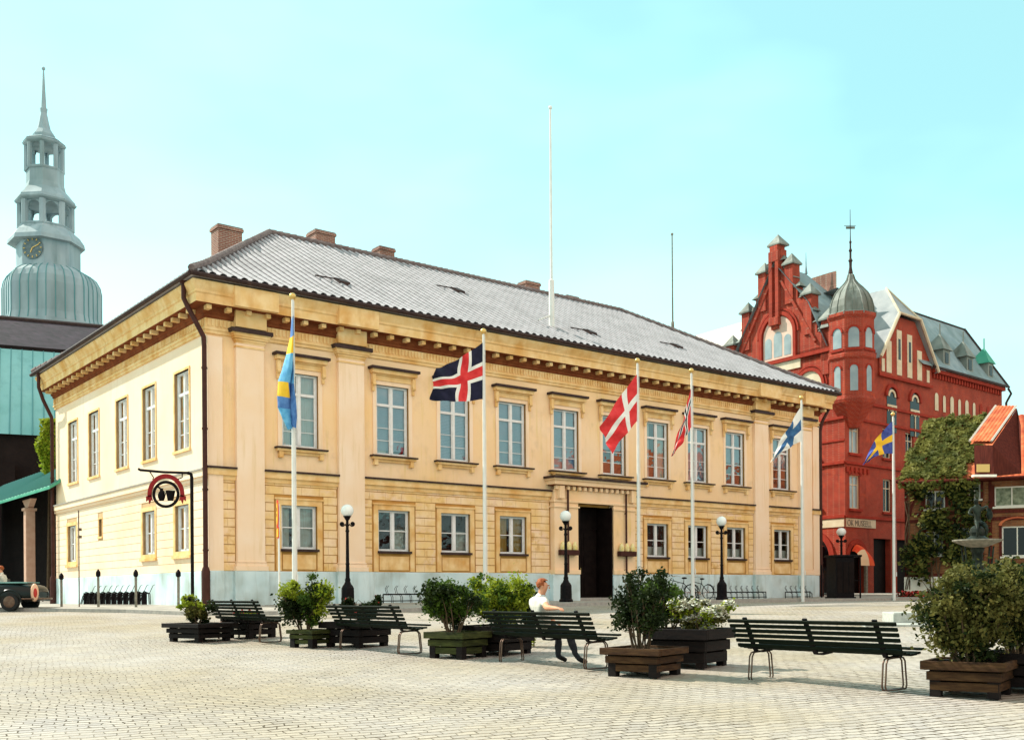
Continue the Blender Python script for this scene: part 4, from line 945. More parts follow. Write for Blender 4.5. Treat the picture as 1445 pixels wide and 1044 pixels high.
for k in range(8):
    for f in (0,.25,.5,.75):
        a=r8+2*pi*k/8; b_=r8+2*pi*(k+1)/8
        pts=[]
        for h_,y_ in [(42,384),(50,388),(58,394),(63,403),(65,413),(65,452),(67,462)]:
            p=Vector((cos(a),sin(a),0)).lerp(Vector((cos(b_),sin(b_),0)),f)*h_*sc_*1.003; pts.append(cen(74)+p+Vector((0,0,cz(y_))))
        mb.tube(pts,.06,4)
mb.build('copper_seam',M['seam'],CH_)
mb=MB(); a=r8+2*pi*5.5/8; n_=Vector((cos(a),sin(a),0)); t_=Vector((-sin(a),cos(a),0)); c=cen(69)+n_*(42*sc_*cos(pi/8)+.05)+Vector((0,0,cz(363)))
for rad,dd in ((1.15,0),):
    vs=[c+t_*cos(2*pi*i/24)*rad+Vector((0,0,sin(2*pi*i/24)*rad)) for i in range(24)]; mb.prism(vs,n_*.08)
ck=mb.build('clock_face',mk('dull_clock_face',(.10,.14,.15),(.16,.21,.22),scale=3),CH_)
mb=MB()
for i in range(12): t=2*pi*i/12; mb.tube([c+n_*.12+(t_*cos(t)+Vector((0,0,sin(t))))*.85,c+n_*.12+(t_*cos(t)+Vector((0,0,sin(t))))*1.05],.05,4)
mb.tube([c+n_*.14,c+n_*.14+t_*.75+Vector((0,0,.35))],.05,4); mb.tube([c+n_*.14,c+n_*.14+t_*-.2+Vector((0,0,-.5))],.06,4); mb.build('clock_hands',M['gold'],ck)
# nave and aisle: frame rotated 25 deg
ca=R_(24); cu_=Vector((cos(ca),sin(ca),0)); cv_=Vector((-sin(ca),cos(ca),0))
O=at(0,492,80)-Vector((cx,CY,1.0))
def CP(s,d,zz): p=Vector((O.x,O.y,0))+cu_*s+cv_*d; return (p.x,p.y,zz)
at_=lambda py,Y: (840-py)/F*Y+.6
zA,zB=at_(491,80),at_(603,72)
mb=MB(); mb.add([CP(-40,0,zA),CP(40,0,zA),CP(40,-6,zB),CP(-40,-6,zB)],[(0,1,2,3)]); mb.add([CP(-40,0,zA),CP(40,0,zA),CP(40,0,zA-.3),CP(-40,0,zA-.3)],[(0,1,2,3)])
ar=mb.build('aisle_roof',M['bluecop'],CH_)
mb=MB()
for i in range(-50,60): mb.tube([CP(i*.75,0.05,zA+.04),CP(i*.75,-6,zB+.04)],.045,4)
mb.build('standing_seam',M['seam'],ar)
mb=MB(); mb.add([CP(-40,-5.6,-1),CP(40,-5.6,-1),CP(40,-5.6,zB+.1),CP(-40,-5.6,zB+.1),CP(-40,.02,zA-.1),CP(40,.02,zA-.1),CP(40,.02,zA+.3),CP(-40,.02,zA+.3)],[(0,1,2,3),(4,5,6,7)])
for i in range(-8,8): mb.obox(CP,i*4.5,i*4.5+1.1,-6.3,-5.55,-1,zB-2.2)
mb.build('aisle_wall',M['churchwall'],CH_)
zC=zA+4.4
mb=MB(); mb.add([CP(-60,0,zA+.2),CP(60,0,zA+.2),CP(60,9,zC),CP(-60,9,zC),CP(60,20,zA),CP(-60,20,zA)],[(0,1,2,3),(3,2,4,5)]); nr_=mb.build('nave_roof',M['churchroof'],CH_)
mb=MB(); mb.tube([CP(-60,9,zC+.05),CP(60,9,zC+.05)],.22,6); mb.build('ridge',M['sheet'],nr_)
mb=MB(); mb.lathe(CP(7.2,-.1,zA-.1),[(.75,0),(.75,.3),(.55,.6),(.2,.8)],12); mb.build('roof_vent',M['sheet'],nr_)
# tower shaft under the copper
mb=MB(); mb.lathe(cen(74),[(66*sc_,-1),(66*sc_,cz(470))],4,0,R_(45)); mb.build('tower_shaft',M['churchwall'],CH_)
# ------------------------------------------------------------------ market canopy beside town hall
Q0=at(76,690,52)
SD=empty('canopy_building',(Q0.x,Q0.y,1.0),0,'low open building with green lean-to roof on a pale pillar, left of the town hall','canopy')
sv=Vector((-.618,.786,0)); su=Vector((.786,.618,0))
def QP(s,d,zz): p=sv*s+su*d; return (p.x,p.y,zz)
e0=Q0.z-1.0
mb=MB(); mb.add([QP(-1.5,-.6,e0),QP(24,-.6,e0),QP(24,3,e0+2.4),QP(-1.5,3,e0+2.4),QP(-1.5,-.6,e0-.14),QP(24,-.6,e0-.14),QP(24,3,e0+2.2),QP(-1.5,3,e0+2.2)],[(0,1,2,3),(4,5,6,7),(0,1,5,4),(0,3,7,4),(1,2,6,5)])
rf_=mb.build('canopy_roof',M['greencop'],SD)
mb=MB()
for i in range(40): mb.tube([QP(-1.4+i*.65,-.6,e0+.03),QP(-1.4+i*.65,3,e0+2.43)],.03,4)
mb.build('standing_seam',M['seam'],rf_)
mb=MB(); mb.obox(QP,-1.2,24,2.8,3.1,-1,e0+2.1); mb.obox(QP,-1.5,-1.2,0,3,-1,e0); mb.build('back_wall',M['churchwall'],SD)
for s in (5.0,13.5,22):
    mb=MB(); mb.obox(QP,s-.24,s+.24,-.2,.28,-.6,e0-.7); mb.obox(QP,s-.32,s+.32,-.28,.36,e0-.75,e0-.6); mb.add([QP(s-.2,-.1,e0-.6),QP(s+.2,-.1,e0-.6),QP(s+.9,-.1,e0-.15),QP(s-.9,-.1,e0-.15),QP(s-.2,.2,e0-.6),QP(s+.2,.2,e0-.6),QP(s+.9,.2,e0-.15),QP(s-.9,.2,e0-.15)],[(0,1,2,3),(4,5,6,7),(0,3,7,4),(1,2,6,5)])
    mb.obox(QP,s-.34,s+.34,-.3,.38,-.6,.2)
    mb.build('pillar',mk('pink_limewash',(.50,.30,.22),(.56,.36,.27),scale=4,rough=.9) if s==5 else bpy.data.materials['pink_limewash'],SD,bevel=.03)
# ------------------------------------------------------------------ HALF-TIMBERED HOUSE
hw=Vector((.906,-.423,0)); hi=Vector((.423,.906,0))
H0=at(1276,700,59)
HT=empty('half_timbered_house',(H0.x,H0.y,1.2),0,'half-timbered house with ochre brick panels, pale base and red tiled ivy-grown roof','house')
def HP(s,d,zz): p=hw*s+hi*d; return (p.x,p.y,zz)
he=at(1276,676,59).z-1.2; HL=26
hz=lambda py,px=1400: (831.3-py)/F*57.2+EYE-1.2
mb=MB(); hwin=[(5.45,.85,hz(716),hz(688),'pale'),(8.2,.8,hz(716),hz(688),'pale'),(1.6,.5,hz(716),hz(690),'dark'),(3.6,.3,hz(704),hz(678)-.0,'pale'),(5.7,.75,hz(786),hz(744),'dark'),(1.55,.45,hz(782),hz(748),'dark'),(3.3,.6,hz(800),hz(744),'dark'),(8.6,.7,hz(786),hz(744),'dark')]+[(s,.7,hz(716),hz(688),'pale') for s in (11,14,17,20,23)]+[(s,.75,hz(786),hz(744),'dark') for s in (11.5,14.5,17.5,20.5,23.5)]
wall(mb,lambda s,d,zz:HP(s,-d,zz),0,HL,1.0,he,[(a-b,a+b,c,d_) for a,b,c,d_,_ in hwin],0,.25)
mb.add([HP(0,0,-1),HP(0,8,-1),HP(0,8,he),HP(0,0,he)],[(0,1,2,3)])
mb.add([HP(HL,0,-1),HP(HL,8,-1),HP(HL,8,he),HP(HL,0,he)],[(0,1,2,3)])
mb.build('brick_infill',M['infill'],HT,weld=.001)
mb=MB(); mb.obox(HP,-.05,HL,-.06,.3,-1,1.1); mb.build('base_wall',M['white'],HT)
mb=MB(); HT_=lambda a,b,c,d_: mb.obox(HP,a,b,-.05,.03,c,d_)
for zz in (1.1,hz(735),hz(725),hz(680),he-.2): HT_(0,HL,zz,zz+.18)
s=0
while s<HL:
    if not any(abs(s-w_[0])<w_[1]-.05 for w_ in hwin): HT_(s,s+.16,1.2,he)
    s+=.86
for a,b,c,d_,_ in hwin: HT_(a-b-.14,a-b,c-.1,d_+.1); HT_(a+b,a+b+.14,c-.1,d_+.1)
for s0,s1,za,zb2 in ((6.4,7.2,1.3,hz(735)),(9.8,9.2,1.3,hz(735)),(.2,.8,hz(725),he-.2)):
    mb.tube([HP(s0,-.03,za),HP(s1,-.03,zb2)],.09,4)
mb.build('timber_frame',M['timber'],HT)
for a,b,c,d_,k_ in hwin:
    mb=MB(); P=lambda s,d,zz:HP(s,-d,zz)
    mb.obox(P,a-b,a-b+.07,-.12,-.04,c,d_); mb.obox(P,a+b-.07,a+b,-.12,-.04,c,d_); mb.obox(P,a-b,a+b,-.12,-.04,c,c+.07); mb.obox(P,a-b,a+b,-.12,-.04,d_-.07,d_); mb.obox(P,a-.03,a+.03,-.11,-.05,c,d_); mb.obox(P,a-b-.1,a+b+.1,-.05,.12,c-.1,c-.0)
    q=mb.build('window',M['white'],HT)
    mb=MB(); mb.add([P(a-b,-.1,c),P(a+b,-.1,c),P(a+b,-.1,d_),P(a-b,-.1,d_)],[(0,1,2,3)]); mb.build('pane',mk('leaded_pane',(.10,.12,.07),(.28,.30,.2),scale=5,rough=.2) if k_=='pale' and 'leaded_pane' not in bpy.data.materials else (bpy.data.materials['leaded_pane'] if k_=='pale' else M['dpane']),q)
    if k_=='dark' and a>5 and a<30:
        mb=MB(); arch(mb,P,a,d_+.05,b*1.02,.16,0,.07,0,10,0,pi,-.5); mb.build('relieving_arch',M['rtile'],q)
RISE=3.75; RD=4.6
mb=MB()
def troof(mb,O_,ax,inn,length,run,rise,pitch=.3,amp=.06):
    nw=int(length/pitch); nx=nw*5; base=len(mb.v); nv=14
    for i in range(nx+1):
        ph=(i%5)/5*2*pi; pf=amp*abs(cos(ph/2))
        for j in range(nv): t=j/(nv-1); p=Vector(O_)+ax*(length*i/nx)+inn*(run*t); mb.v.append((p.x,p.y,p.z+rise*t+pf+(j%2)*.02))
    for i in range(nx):
        for j in range(nv-1): mb.f.append((base+i*nv+j,base+(i+1)*nv+j,base+(i+1)*nv+j+1,base+i*nv+j+1)); mb.m.append(0)
troof(mb,HP(-.3,-.5,he-.25),hw,hi,HL+.5,RD+.5,RISE+.3)
for i_,v_ in enumerate(mb.v):
    t_=(i_%14)/13; q_=Vector(v_); sx=q_.dot(hw)+.3
    mb.v[i_]=tuple(q_+hw*max(0,1.35*t_-sx))
mb.add([HP(1.05,RD,he+RISE),HP(HL,RD,he+RISE),HP(HL,9,he-.3),HP(-.3,9,he-.3),HP(-.3,-.5,he-.25)],[(0,1,2,3),(0,3,4)])
hr=mb.build('roof',M['rtile'],HT)
mb=MB(); mb.tube([HP(-.33,-.52,he-.2),HP(1.02,RD,he+RISE+.1)],.1,5); mb.tube([HP(-.3,-.55,he-.25),HP(HL,-.55,he-.25)],.09,6); mb.build('verge_board',M['timber'],hr)
# dormer with steep tiled slope
Rz=lambda py,Y: (831.3-py)/F*Y+EYE-1.2
def wp(px,py,Y): v=at(px,py,Y); return Vector((v.x-H0.x,v.y-H0.y,v.z-1.2))
a_,b_,c_,d_=wp(1368,624,56.6),wp(1399,624,55.6),wp(1434,574,57.2),wp(1405,574,58.2)
DM=empty('dormer',(0,0,0)); DM.parent=HT
n0=(b_-a_).cross(d_-a_).normalized()
if n0.y>0: n0=-n0
mb=MB()
def lerp4(u,v): return a_.lerp(b_,u).lerp(d_.lerp(c_,u),v)
nx=30
for i in range(nx+1):
    for j in range(8): p=lerp4(i/nx,j/7)+n0*(.05+.05*abs(cos((i%5)/5*pi))); mb.v.append(tuple(p))
for i in range(nx):
    for j in range(7): mb.f.append((i*8+j,(i+1)*8+j,(i+1)*8+j+1,i*8+j+1)); mb.m.append(0)
mb.add([tuple(p-n0*.1) for p in (a_,b_,c_,d_)],[(0,1,2,3)])
mb.build('dormer_roof',M['rtile'],DM)
mb=MB()
for p,q in ((a_,d_),(b_,c_)): mb.tube([p+n0*.08,q+n0*.08],.07,4)
mb.build('verge_board',M['white'],DM)
lw1,lw2=wp(1375,672,55.9),wp(1402,672,55.1)
mb=MB()
fl,fr=wp(1374,628,55.9),wp(1400,628,55.1)
mb.add([lw1,lw2,fr,fl,wp(1441,668,54.4),wp(1440,600,56.0),c_-n0*.1],[(0,1,2,3),(1,4,5,6,2)])
mb.build('dormer_wall',M['timber'],DM)
mb=MB(); q=[wp(1378,666,55.78),wp(1396,666,55.3),wp(1396,655,55.3),wp(1378,655,55.78)]; mb.prism([p+Vector((-.02,-.06,0)) for p in q],(0,.05,0)); mb.build('dormer_window',mk('ochre_shutter',(.5,.34,.12),rough=.8),DM)
mb=MB(); mb.prism([lw1+Vector((-.1,-.12,-.03)),lw2+Vector((.1,-.12,-.03)),lw2+Vector((.1,-.12,.09)),lw1+Vector((-.1,-.12,.09))],(0,.3,0)); mb.build('sill',M['white'],DM)
# ---- leaves helper
def leaves(mb,pts,size,m=0,jit=.5,up=None):
    rnd=random.random
    for p in pts:
        p=Vector(p); n_=Vector((rnd()-.5,rnd()-.5,rnd()-.5))
        if up is not None: n_=n_*jit+Vector(up)
        n_.normalize(); a=n_.orthogonal().normalized(); b=n_.cross(a); t=rnd()*6.28; a,b=a*cos(t)+b*sin(t),b*cos(t)-a*sin(t)
        s=size*(.6+.8*rnd()); l=s*1.5
        mb.add([p-a*s*.5,p-b*l*.5+n_*s*.08,p+a*s*.5,p+b*l*.5-n_*s*.12],[(0,1,2,3)],m)
iv=[]
for i in range(12000):
    s=random.random()*6.0-.4; t=random.random()
    if s<-.4+1.35*t+.15*sin(t*11): continue
    lim=5.1-1.5*(1-t)-.5*sin(t*9)   # bare tiles low on the right
    if t<.22 and s>3.2+.5*sin(s*7): continue
    if s>3.9+.3*sin(t*8)+.5*t : continue
    d=-.5+(RD+.5)*t; h=he-.25+(RISE+.3)*t
    cl=(sin(s*3.1+t*7)+sin(s*7.3-t*15))*.06
    p=HP(s,d,h+.12+random.random()*.18+cl); iv.append(p)
mb=MB(); leaves(mb,[q for q in iv if random.random()<.6],.18,0,1.3,hi*-.6+Vector((0,0,.8)))
# hanging fringe
fr_=[HP(random.random()*4.2-.3,-.55-random.random()*.15,he-.2-abs(random.gauss(0,.28))) for _ in range(260)]
leaves(mb,fr_,.12,0,1.5,hi*-1)
mb.build('roof_ivy',M['ivy']); o_=bpy.data.objects['roof_ivy']; o_.location=(H0.x,H0.y,1.2); tag(o_,'ivy blanket covering the left part of the tiled roof','ivy')
mb=MB(); wv=[]
cl=[(random.random()*3.9,1.0+random.random()*(he-1.4)) for _ in range(34)]
cl=[(a,b) for a,b in cl if not(1.1<a<2.1 and (hz(784)<b<hz(746) or hz(716)<b<hz(690)))]
for i in range(4200):
    a,b=random.choice(cl); a+=random.gauss(0,.28); b+=random.gauss(0,.33)
    if b>he-.1 or b<.7 or a<-.3: continue
    if random.random()<.0: continue
    wv.append(HP(a,-.12-random.random()*.38,b))
leaves(mb,wv[::2],.19,0,1.5,hi*-.6+Vector((0,0,.8))); leaves(mb,wv[1::2],.17,2,1.5,hi*-.6+Vector((-.4,0,.8)))
for k in range(9):
    x0=random.random()*3.5; pts=[HP(x0+.12*sin(j*.9+k),-.1,.4+j*.45) for j in range(12)]; mb.tube(pts,.03,4,1)
o_=mb.build('wall_ivy',[M['ivy'],M['stem'],M['leafd']]); o_.location=(H0.x,H0.y,1.2); tag(o_,'ivy climbing the brick panels at the left end of the half-timbered house','ivy')
# ivy by church
mb=MB(); P0=at(66,610,60); wv=[]
for i in range(3600):
    h=random.random(); py=592+h*75; px=68+random.gauss(0,5.5)+4*sin(h*9); wv.append(at(px,py,60+random.random()*.8))
leaves(mb,wv,.2); mb.tube([at(68,830,60.4),at(70,680,60.4),at(66,600,60.4)],[.12,.1,.04],6,1)
tag(mb.build('climbing_tree',[M['leafy'],M['stem']]),'tall narrow sunlit leafy tree behind the left end of the town hall','tree')
# row of houses along the right side of the square (mirrored in the town hall panes)
# ------------------------------------------------------------------ BENCHES
def make_bench(label):
    B=empty('park_bench',(0,0,0),0,label,'bench','slatted benches facing the town hall')
    L_=1.2
    for i in range(6):   # back slats, leaning towards -y
        t=i/5; zc=.48+t*.325; yc=-.06-t*.15-.03*t*t
        mb=MB(); mb.box(-L_-.03*t,L_+.03*t,-.014,.014,-.023,.023); mb.xf(lambda p:Matrix.Rotation(R_(22+8*t),3,'X')@p+Vector((0,yc,zc))); mb.build('back_slat',M['bench'],B,bevel=.006)
    for i in range(6):
        t=i/5; y=.0+t*.40; zc=.43+.03*abs(t-.45)*2+(.03 if i==5 else 0)
        mb=MB(); mb.box(-L_,L_,-.03,.03,-.014,.014); mb.xf(lambda p:Matrix.Rotation(R_(8*(t-.2)),3,'X')@p+Vector((0,y,zc))); mb.build('seat_slat',M['bench'],B,bevel=.006)
    for x in (-.95,-.02,.95):
        mb=MB(); pts=[(x,-.245,.85),(x,-.17,.72),(x,-.10,.58),(x,-.045,.46),(x,.0,.405),(x,.12,.395),(x,.30,.41),(x,.40,.45)]
        for a,b in zip(pts,pts[1:]):
            a=Vector(a);b=Vector(b); d=(b-a).normalized(); n_=Vector((0,-d.z,d.y))*.012; wx=Vector((.03,0,0))
            mb.add([a-wx-n_,a+wx-n_,b+wx-n_,b-wx-n_,a-wx+n_,a+wx+n_,b+wx+n_,b-wx+n_],[(0,1,2,3),(4,5,6,7),(0,1,5,4),(1,2,6,5),(2,3,7,6),(3,0,4,7)])
        mb.build('bracket',M['iron'],B)
    for x in (-.98,.98):
        mb=MB(); pts=[(x,.02,.39),(x,-.04,.38),(x,-.075,.33),(x,-.10,.06),(x,-.085,.02),(x,-.04,.012),(x,.30,.012),(x,.35,.02),(x,.365,.06),(x,.33,.35),(x,.29,.39),(x,.22,.395)]
        for dx in (-.022,.022): mb.tube([(a+dx,b,c) for a,b,c in pts],.011,8,0,True,True)
        mb.build('leg_frame',M['steel'],B,smooth=True)
    return B
BR=R_(-51); PRZ=R_(-35)
bpos=[((3.84,13.2),'green slatted bench nearest the camera, empty, right of the white-flowered planter'),((.50,15.9),'green slatted bench the man in a white shirt sits on'),((-2.47,18.57),'empty green slatted bench between the dark planters and the tall yellow-green shrub'),((-5.5,21.4),'farthest green slatted bench, left, beside the hanging sign')]
b0=make_bench(bpos[0][1])
for i,((x,y),lab) in enumerate(bpos):
    b=b0 if i==0 else copy_tree(b0)
    b['label']=lab; b.location=(x,y,G(y)); b.rotation_euler=(0,0,BR)
# ------------------------------------------------------------------ PLANTERS with plants
def planter(x,y,w,d,h,mat,label,rz=PRZ,boards=3):
    P=empty('planter_box',(x,y,G(y)),rz,label,'planter','wooden plant boxes between the benches')
    bh=(h-.08)/boards
    for i in range(boards):
        tp=.86+.14*i/(boards-1) if i<boards-1 else 1.06
        hw_,hd=w/2*tp,d/2*tp; z0=.06+i*bh+.012; z1=.06+(i+1)*bh-.006
        mb=MB()
        mb.box(-hw_,hw_,-hd,-hd+.05,z0,z1); mb.box(-hw_,hw_,hd-.05,hd,z0,z1); mb.box(-hw_,-hw_+.05,-hd+.051,hd-.051,z0+.002,z1-.002); mb.box(hw_-.05,hw_,-hd+.051,hd-.051,z0+.002,z1-.002)
        mb.build('board_ring',mat,P,bevel=.008)
    mb=MB()
    for sx in (-1,1):
        for sy in (-1,1): a,b=sx*w*.36,sy*d*.36; mb.box(a-.06,a+.06,b-.06,b+.06,0,h-.05)
    mb.box(-w*.4,w*.4,-d*.4,d*.4,.09,.12)
    mb.build('foot_post',M['woodd'],P)
    mb=MB(); n=8
    for j in range(n+1):
        for i in range(n+1): mb.v.append((-w*.47+w*.94*i/n,-d*.47+d*.94*j/n,h-.09+random.random()*.04))
    for j in range(n):
        for i in range(n): k=j*(n+1)+i; mb.f.append((k,k+1,k+n+2,k+n+1)); mb.m.append(0)
    mb.build('soil',M['soil'],P,smooth=2)
    return P
def shrub(x,y,h0,wr,dr,ht,n,mats,label,nstem=9,size=.05,clump=26,flowers=None,rz=PRZ,lean=(0,0),low=.15,spread=1.0,name='shrub',cat='shrub',gap=.0,wisp=.25):
    base=G(y)+h0; mb=MB(); tips=[]
    for i in range(nstem):
        a=random.random()*6.28; r0=random.random()**.5*.12; rr=random.random()**.5
        tx,ty=cos(a)*rr*wr*.85+lean[0],sin(a)*rr*dr*.85+lean[1]; tz=ht*(.65+.35*random.random())*(1-.25*rr)
        p0=Vector((cos(a)*r0,sin(a)*r0,0)); p3=Vector((tx,ty,tz)); pts=[p0.lerp(p3,t)+Vector((sin(t*3+i)*.03,cos(t*4+i)*.03,.12*sin(t*pi)*ht*.3)) for t in (0,.25,.5,.75,1)]
        mb.tube(pts,[.014,.012,.009,.007,.004],5,len(mats)); tips.append(pts)
        for k in range(3):
            q=pts[1+k]; e=q+Vector((random.gauss(0,.14)*wr*1.6,random.gauss(0,.14)*dr*1.6,.1+.18*random.random()*ht)); mb.tube([q,q.lerp(e,.5)+Vector((0,0,.02)),e],[.007,.005,.003],4,len(mats)); tips.append([q,e])
    cl=[]
    for i in range(clump):
        seg=random.choice(tips); t=random.random()**.6; c=seg[0].lerp(seg[-1],t)
        c=Vector((c.x,c.y,max(c.z,low*ht))); cl.append((c,(.07+.10*random.random())*(wr+ht)*.75*spread))
    for i in range(int(clump*wisp)):  # wisps at the outline
        seg=random.choice(tips); c=seg[-1]+Vector((0,0,.05+.1*random.random()*ht)); cl.append((c,.05*(wr+ht)))
    per=n//len(cl)
    for c,rad in cl:
        m=0 if len(mats)==1 else random.choice(range(len(mats)))
        k_=per if rad>.05*(wr+ht)+.001 else per//3
        pts=[]
        for _ in range(k_):
            v=Vector((random.gauss(0,1),random.gauss(0,1),random.gauss(0,.85)))*rad*.48; pts.append(c+v)
        pts=[p for p in pts if p.z>0 and abs(p.x)<wr*1.25+abs(lean[0])*.5]
        leaves(mb,pts,size,m,1.0,(0,0,.35))
    ml=[M[q] for q in mats]+[M['stem']]
    if flowers:
        fm,fn,fs=flowers; ml.append(M[fm]); pts=[]
        for _ in range(fn):
            c,rad=random.choice(cl); v=Vector((random.gauss(0,1),random.gauss(0,1),abs(random.gauss(0,1))+.3)).normalized()*rad*(.9+.2*random.random()); p=c+v
            for k in range(4): pts.append(p+Vector((random.gauss(0,.012),random.gauss(0,.012),random.gauss(0,.008))))
        leaves(mb,pts,fs,len(mats)+1,.9,(0,0,.8))
    o=mb.build(name,ml,None,loc=(x,y,base),rot=rz); tag(o,label,cat,'plants in the wooden boxes'); return o
def px(pxx,Y): return at(pxx,800,Y).x
pl=[ # px, Y, w, d, h, mat, label
 (281,21.5,1.1,.95,.40,'woodd','leftmost black plant box, holding a sparse light green bush'),
 (353,22.4,.85,.85,.46,'woodd','small black plant box behind the farthest bench, with red flowers'),
 (440,19.8,.66,.66,.36,'woodg','green-boarded plant box under the bright green spreading shrub'),
 (503,19.9,1.0,.95,.5,'woodd','black plant box half behind the empty middle bench'),
 (645,17.45,.78,.76,.46,'woodg','green-boarded plant box under the bushy green shrub left of the seated man'),
 (700,18.1,1.05,.95,.52,'woodd','black plant box under the yellow-green hedge shrub beside the seated man'),
 (908,14.55,.87,.85,.42,'wood','brown-boarded plant box right of the seated man'),
 (972,15.75,.98,.98,.60,'woodd','black plant box overflowing with white flowers'),
 (1368,12.2,.86,.86,.44,'wood','brown-boarded plant box at the right edge under the largest shrub'),
 (1452,12.5,.9,.9,.5,'woodd','black plant box cut by the right edge of the picture'),
]
for a,Y,w_,d_,h_,m_,lab in pl: planter(px(a,Y),Y,w_,d_,h_,M[m_],lab)
shrub(px(279,21.5),21.5,.34,.52,.45,.62,4200,['leafo','leafy','leafd'],'sparse light green bush in the leftmost plant box',8,.045,20)
shrub(px(350,22.4),22.4,.3,.42,.4,.22,1200,['leafy','leaf'],'low tufts of grass and red flowers behind the farthest bench',12,.035,24,('petalr',60,.035),name='flower_plant',cat='flowers')
shrub(px(428,19.8),19.8,.3,.68,.6,1.05,13000,['leafy','leaf','leafd'],'bright green spreading shrub in front of the left flagpole',14,.04,40,lean=(-.05,0))
shrub(px(503,19.9),19.9,.42,.5,.45,.55,4200,['leafd','leafd'],'low dark bush with a few red flowers behind the middle bench',8,.05,18,('petalr',14,.045))
shrub(px(638,17.45),17.45,.38,.60,.52,.98,14000,['leaf','leafd','leaf'],'dense mid-green shrub left of the yellow-green one',14,.036,36)
shrub(px(703,18.3),18.3,.42,.80,.62,.92,21000,['leafy','leafy','leaf'],'tall yellow-green feathery shrub behind the seated man',22,.036,60,wisp=.6)
shrub(px(742,19.6),19.6,.0,.34,.4,1.15,4200,['leafd','leafd','leafy'],'dark-based shrub directly behind the seated man\'s back',10,.05,24)
shrub(px(905,14.6),14.6,.35,.54,.5,1.10,9500,['leafd','leafd','leaf'],'tall dark shrub with bare stems right of the seated man',16,.034,36,low=.35)
shrub(px(945,15.6),15.9,.5,.40,.36,.85,2600,['leafd','leaf'],'thin upright dark bush behind the white flowers',8,.045,16,low=.3)
shrub(px(985,15.7),15.7,.50,.66,.55,.46,8500,['leafo','leafy'],'trailing white-flowered plant spilling over its black box',14,.034,40,('petalw',2200,.036),low=.02,name='flower_plant',cat='flowers')
shrub(px(1362,12.15),12.15,.38,.66,.6,1.24,32000,['leafo','leafo','leafd'],'largest olive-green shrub, in the brown box at the right edge',30,.036,110,low=.10,lean=(-.02,0))
shrub(px(1440,12.6),12.7,.4,.56,.5,1.28,21000,['leafd','leafo'],'dark shrub cut by the right edge of the picture',20,.042,70,low=.12)
# ------------------------------------------------------------------ STREET LAMPS
def make_lamp(label,H=3.45):
    Lm=empty('street_lamp',(0,0,0),0,label,'street lamp','globe street lamps')
    mb=MB(); mb.lathe((0,0,0),[(.26,0),(.26,.08),(.22,.12),(.21,.62),(.17,.70),(.12,.76),(.09,.84)],8); mb.build('base',M['iron'],Lm)
    mb=MB(); mb.lathe((0,0,0),[(.075,.8),(.095,.9),(.07,.98),(.06,1.4),(.075,1.44),(.058,1.48),(.05,H-.95),(.07,H-.9),(.05,H-.85),(.045,H-.55),(.08,H-.5),(.11,H-.44),(.15,H-.40)],12); mb.build('post',M['iron'],Lm,smooth=True)
    for sg in (-1,1):
        mb=MB(); pts=[(sg*(.05+.15*(1-cos(t))/1.0*.8),0,H-.78+.14*sin(t)-.02*t) for t in [i*.45 for i in range(9)]]
        pts=[(sg*(.17+.11*cos(t)*(1-t/16)),0,H-.66+.11*sin(t)*(1-t/16)) for t in [pi+i*.5 for i in range(14)]]
        mb.tube([(sg*.03,0,H-.74)]+pts,.022,6); mb.tube([(sg*.17,-.03,H-.66),(sg*.17,.03,H-.66)],.06,8); mb.build('scroll',M['iron'],Lm,smooth=True)
    mb=MB(); mb.ball((0,0,H-.21),.215,seg=24,rings=16); mb.build('globe',M['opal'],Lm,smooth=True)
    return Lm
lp0=None
for pxx,Y,H,lab in ((490,35.1,3.42,'black globe lamp left of the others, by the second pilaster'),(798,39.3,3.42,'black globe lamp standing left of the dark doorway'),(1018,44.6,3.55,'black globe lamp by the lower windows at the right half of the town hall'),(1187,60,3.3,'small far globe lamp in front of the red brick corner')):
    if lp0 is None: l=lp0=make_lamp(lab)
    else: l=copy_tree(lp0)
    l['label']=lab; l.location=(px(pxx,Y),Y,GP(0,Y,True)); l.scale=(1,1,H/3.45)
    if pxx==1187: l.scale=(1.25,1.25,1.12)
# ------------------------------------------------------------------ FLAGPOLES and FLAGS
def flag(name,label,corn,Y,colf,us,vs,wave=.10,seed=0,dY=(.0,-.5),curl=1.0,mats=None,bulge=(0,0)):
    # corn: image corners hoist-top, hoist-bottom, fly-top, fly-bottom -> real points at the pole's distance
    A,B,C_,D_=[at(*c,Y) for c in corn]; ddy=Vector((0,dY[1],0)); sc=(Y+dY[1])/Y
    def fix(p): 
        e=Vector((0,0,EYE)); return e+(p-e)*sc
    C_,D_=fix(C_),fix(D_)
    mb=MB(); nu,nv=len(us),len(vs)
    rndp=seed*1.7
    for j,v in enumerate(vs):
        for i,u in enumerate(us):
            a=A.lerp(B,v); b=C_.lerp(D_,v); p=a.lerp(b,u)
            e=u**.7
            p=p+Vector((bulge[0]*sin(pi*u)*1,0,-bulge[1]*sin(pi*u)*(1-.3*v)))
            k=u*9*curl+v*4.5+rndp
            p+=Vector((.35*wave*sin(k*1.3+v*5)*e,wave*(sin(k)+.5*sin(k*2.1+v*3))*e*1.6,.25*wave*cos(k*.9)*e))
            mb.v.append(tuple(p))
    for j in range(nv-1):
        for i in range(nu-1): mb.f.append((j*nu+i,j*nu+i+1,(j+1)*nu+i+1,(j+1)*nu+i)); mb.m.append(colf((us[i]+us[i+1])/2,(vs[j]+vs[j+1])/2))
    o=mb.build(name,mats,smooth=2); tag(o,label,'flag','flags on the white poles'); return o
def cuts(c,n=40): 
    s=sorted(set([i/n for i in range(n+1)]+c)); return s
